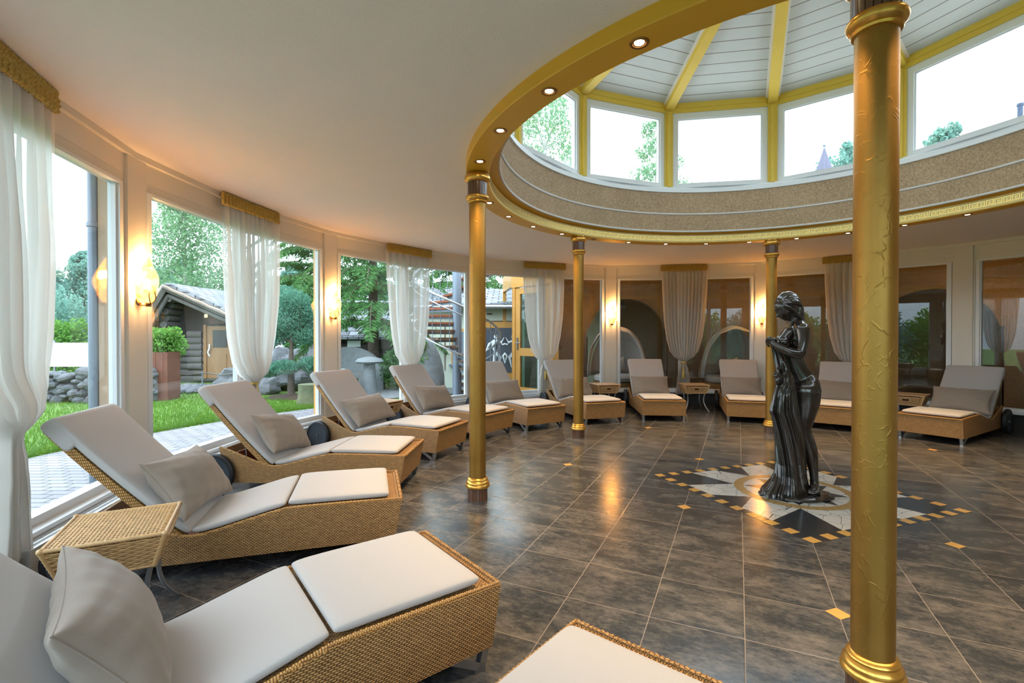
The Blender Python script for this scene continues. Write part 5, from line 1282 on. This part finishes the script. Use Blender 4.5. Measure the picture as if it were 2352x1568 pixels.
for i in range(2 * NS): m.tube([hel(.94, .5 * i, -.06), hel(.94, .5 * i, .92)], .007, 6)
build('balusters', m, M['steel_dark'], t)
# timber garden door vestibule
t = thing('timber_entrance', 'orange timber and glass entrance porch outside the tasselled curtain', 'entrance', (0, 0, 0))
A_, B_, D_ = Vector((-.20, 13.0, 0)), Vector((.06, 11.35, 0)), Vector((.92, 10.35, 0))
def plank(m, p, q, z0, z1, th, ex=0):
    d = (q - p).normalized(); nn = Vector((-d.y, d.x, 0)) * th / 2; p = p - d * ex; q = q + d * ex
    m.add([(*(p - nn).xy, z0), (*(q - nn).xy, z0), (*(q + nn).xy, z0), (*(p + nn).xy, z0), (*(p - nn).xy, z1), (*(q - nn).xy, z1), (*(q + nn).xy, z1), (*(p + nn).xy, z1)], [(3, 2, 1, 0), (4, 5, 6, 7), (0, 1, 5, 4), (1, 2, 6, 5), (2, 3, 7, 6), (3, 0, 4, 7)])
def along(p, q, f): return p + (q - p) * f
m = MB(); plank(m, A_, B_, 2.55, 2.95, .1); plank(m, B_, D_, 2.50, 2.90, .12, .05)
for p, q, f0, f1 in ((A_, B_, 0, .03), (A_, B_, .95, 1), (B_, D_, 0, .05), (B_, D_, .93, 1)): plank(m, along(p, q, f0), along(p, q, f1), 0, 2.56, .1)
plank(m, A_, B_, 0, .12, .08); build('post_frame', m, M['orangewood'], t, smooth=0)
m = MB(); plank(m, along(A_, B_, .03), along(A_, B_, .95), .12, 2.55, .01); build('side_glass', m, M['tintglass'], t, smooth=0)
m = MB(); E0, E1 = along(B_, D_, .06), along(B_, D_, .92)
plank(m, E0, along(E0, E1, .13), .03, 2.48, .07); plank(m, along(E0, E1, .87), E1, .03, 2.48, .07)
for z0, z1 in ((.03, .2), (.92, 1.1), (2.34, 2.48)): plank(m, along(E0, E1, .13), along(E0, E1, .87), z0, z1, .07)
dl = build('door_leaf', m, M['orangewood'], t, smooth=0)
m = MB(); plank(m, along(E0, E1, .13), along(E0, E1, .87), .2, .92, .012); plank(m, along(E0, E1, .13), along(E0, E1, .87), 1.1, 2.34, .012); build('door_pane', m, M['tintglass'], dl, smooth=0)
m = MB(); h_ = along(E0, E1, .06) + Vector((-.05, -.06, 0)); m.box(h_ + Vector((.015, .015, 1.2)), (.035, .03, .28)); m.tube([h_ + Vector((0, 0, 1.22)), h_ + Vector((-.03, -.04, 1.22)), h_ + Vector((.08, -.12, 1.22))], .011, 8); build('door_handle', m, M['steel'], dl)
m = MB(); plank(m, D_, pol(6.74, 103.6), 0, 2.9, .14, .08); build('end_board', m, M['orangewood'], t, smooth=0)
# tall things seen through the dome windows
tree('garden_birch', 'weeping birch seen through the leftmost dome window', (1.35, 19.8, 0), 12.0, [(1.45 * math.cos(k * 1.3) * (.4 + .05 * k), .9 * math.sin(k * 1.3), 11.3 - .38 * k, .5, .5, 1.1, 620) for k in range(12)], M['birchleaf'], M['birchbark'], 31, .11, .13, 1.6, group='birches seen through the dome')
tree('garden_birch', 'birch crossing the post between the second and third dome windows', (6.3, 21.0, 0), 11.2, [(1.0 * math.cos(k * 2.1) * (.25 + .07 * k), 1.0 * math.sin(k * 2.1), 11.0 - .34 * k, .34 + .04 * k, .4, .42, 360) for k in range(14)], M['birchleaf'], M['birchbark'], 32, .12, .12, .8, group='birches seen through the dome')
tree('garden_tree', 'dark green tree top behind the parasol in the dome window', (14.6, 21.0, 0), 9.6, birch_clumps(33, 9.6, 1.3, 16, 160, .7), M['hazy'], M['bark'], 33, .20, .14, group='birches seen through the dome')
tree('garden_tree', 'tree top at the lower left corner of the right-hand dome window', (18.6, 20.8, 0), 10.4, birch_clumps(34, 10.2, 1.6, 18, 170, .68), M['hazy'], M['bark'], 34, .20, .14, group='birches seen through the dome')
# taller wing with roof terrace behind the far wall
m = MB(); p = [aty(1660, 424, 15.5), aty(1830, 406, 14.6), aty(1965, 390, 14.0), aty(2352, 330, 12.6)]
vs = [(q.x, q.y, 3.1) for q in p] + [(q.x, q.y, q.z) for q in p] + [(q.x + 1, q.y + 6, q.z) for q in p]
m.add(vs, [(0, 1, 5, 4), (1, 2, 6, 5), (2, 3, 7, 6), (4, 5, 9, 8), (5, 6, 10, 9), (6, 7, 11, 10)]); struct('terrace_block', m, simple('slate_blue_cladding', (.05, .065, .085), .6), smooth=0)
zt_ = aty(1893, 398, 15.0); t = thing('folded_parasol', 'folded pale lilac parasol on the roof terrace seen through the dome', 'parasol', (zt_.x, zt_.y, zt_.z - .12)); m = MB(); m.tube([(0, 0, -.1), (0, 0, .95)], .02, 8); m.sphere((0, 0, .98), .045, 12, 8); build('pole', m, M['steel_dark'], t)
m = MB(); m.grid(40, 8, lambda u, v: ((.24 * (1 - v) + .012) * (1 + .12 * math.sin(u * 6.283 * 8)) * math.cos(6.283 * u), (.24 * (1 - v) + .012) * (1 + .12 * math.sin(u * 6.283 * 8)) * math.sin(6.283 * u), .02 + .9 * v), wrap=True); build('folded_canopy', m, simple('pale_lilac_canvas', (.13, .125, .175), .8), t, smooth=60)
p = aty(2343, 290, 15.0); m = MB(); m.lathe([(.07, -.3), (.07, .62), (.085, .62), (.085, .70)], 16); tag(build('flue_pipe', m, simple('dark_blue_flue', (.03, .05, .10), .4), loc=p), 'blue-grey flue pipe above the terrace in the right-hand dome window', 'flue pipe')
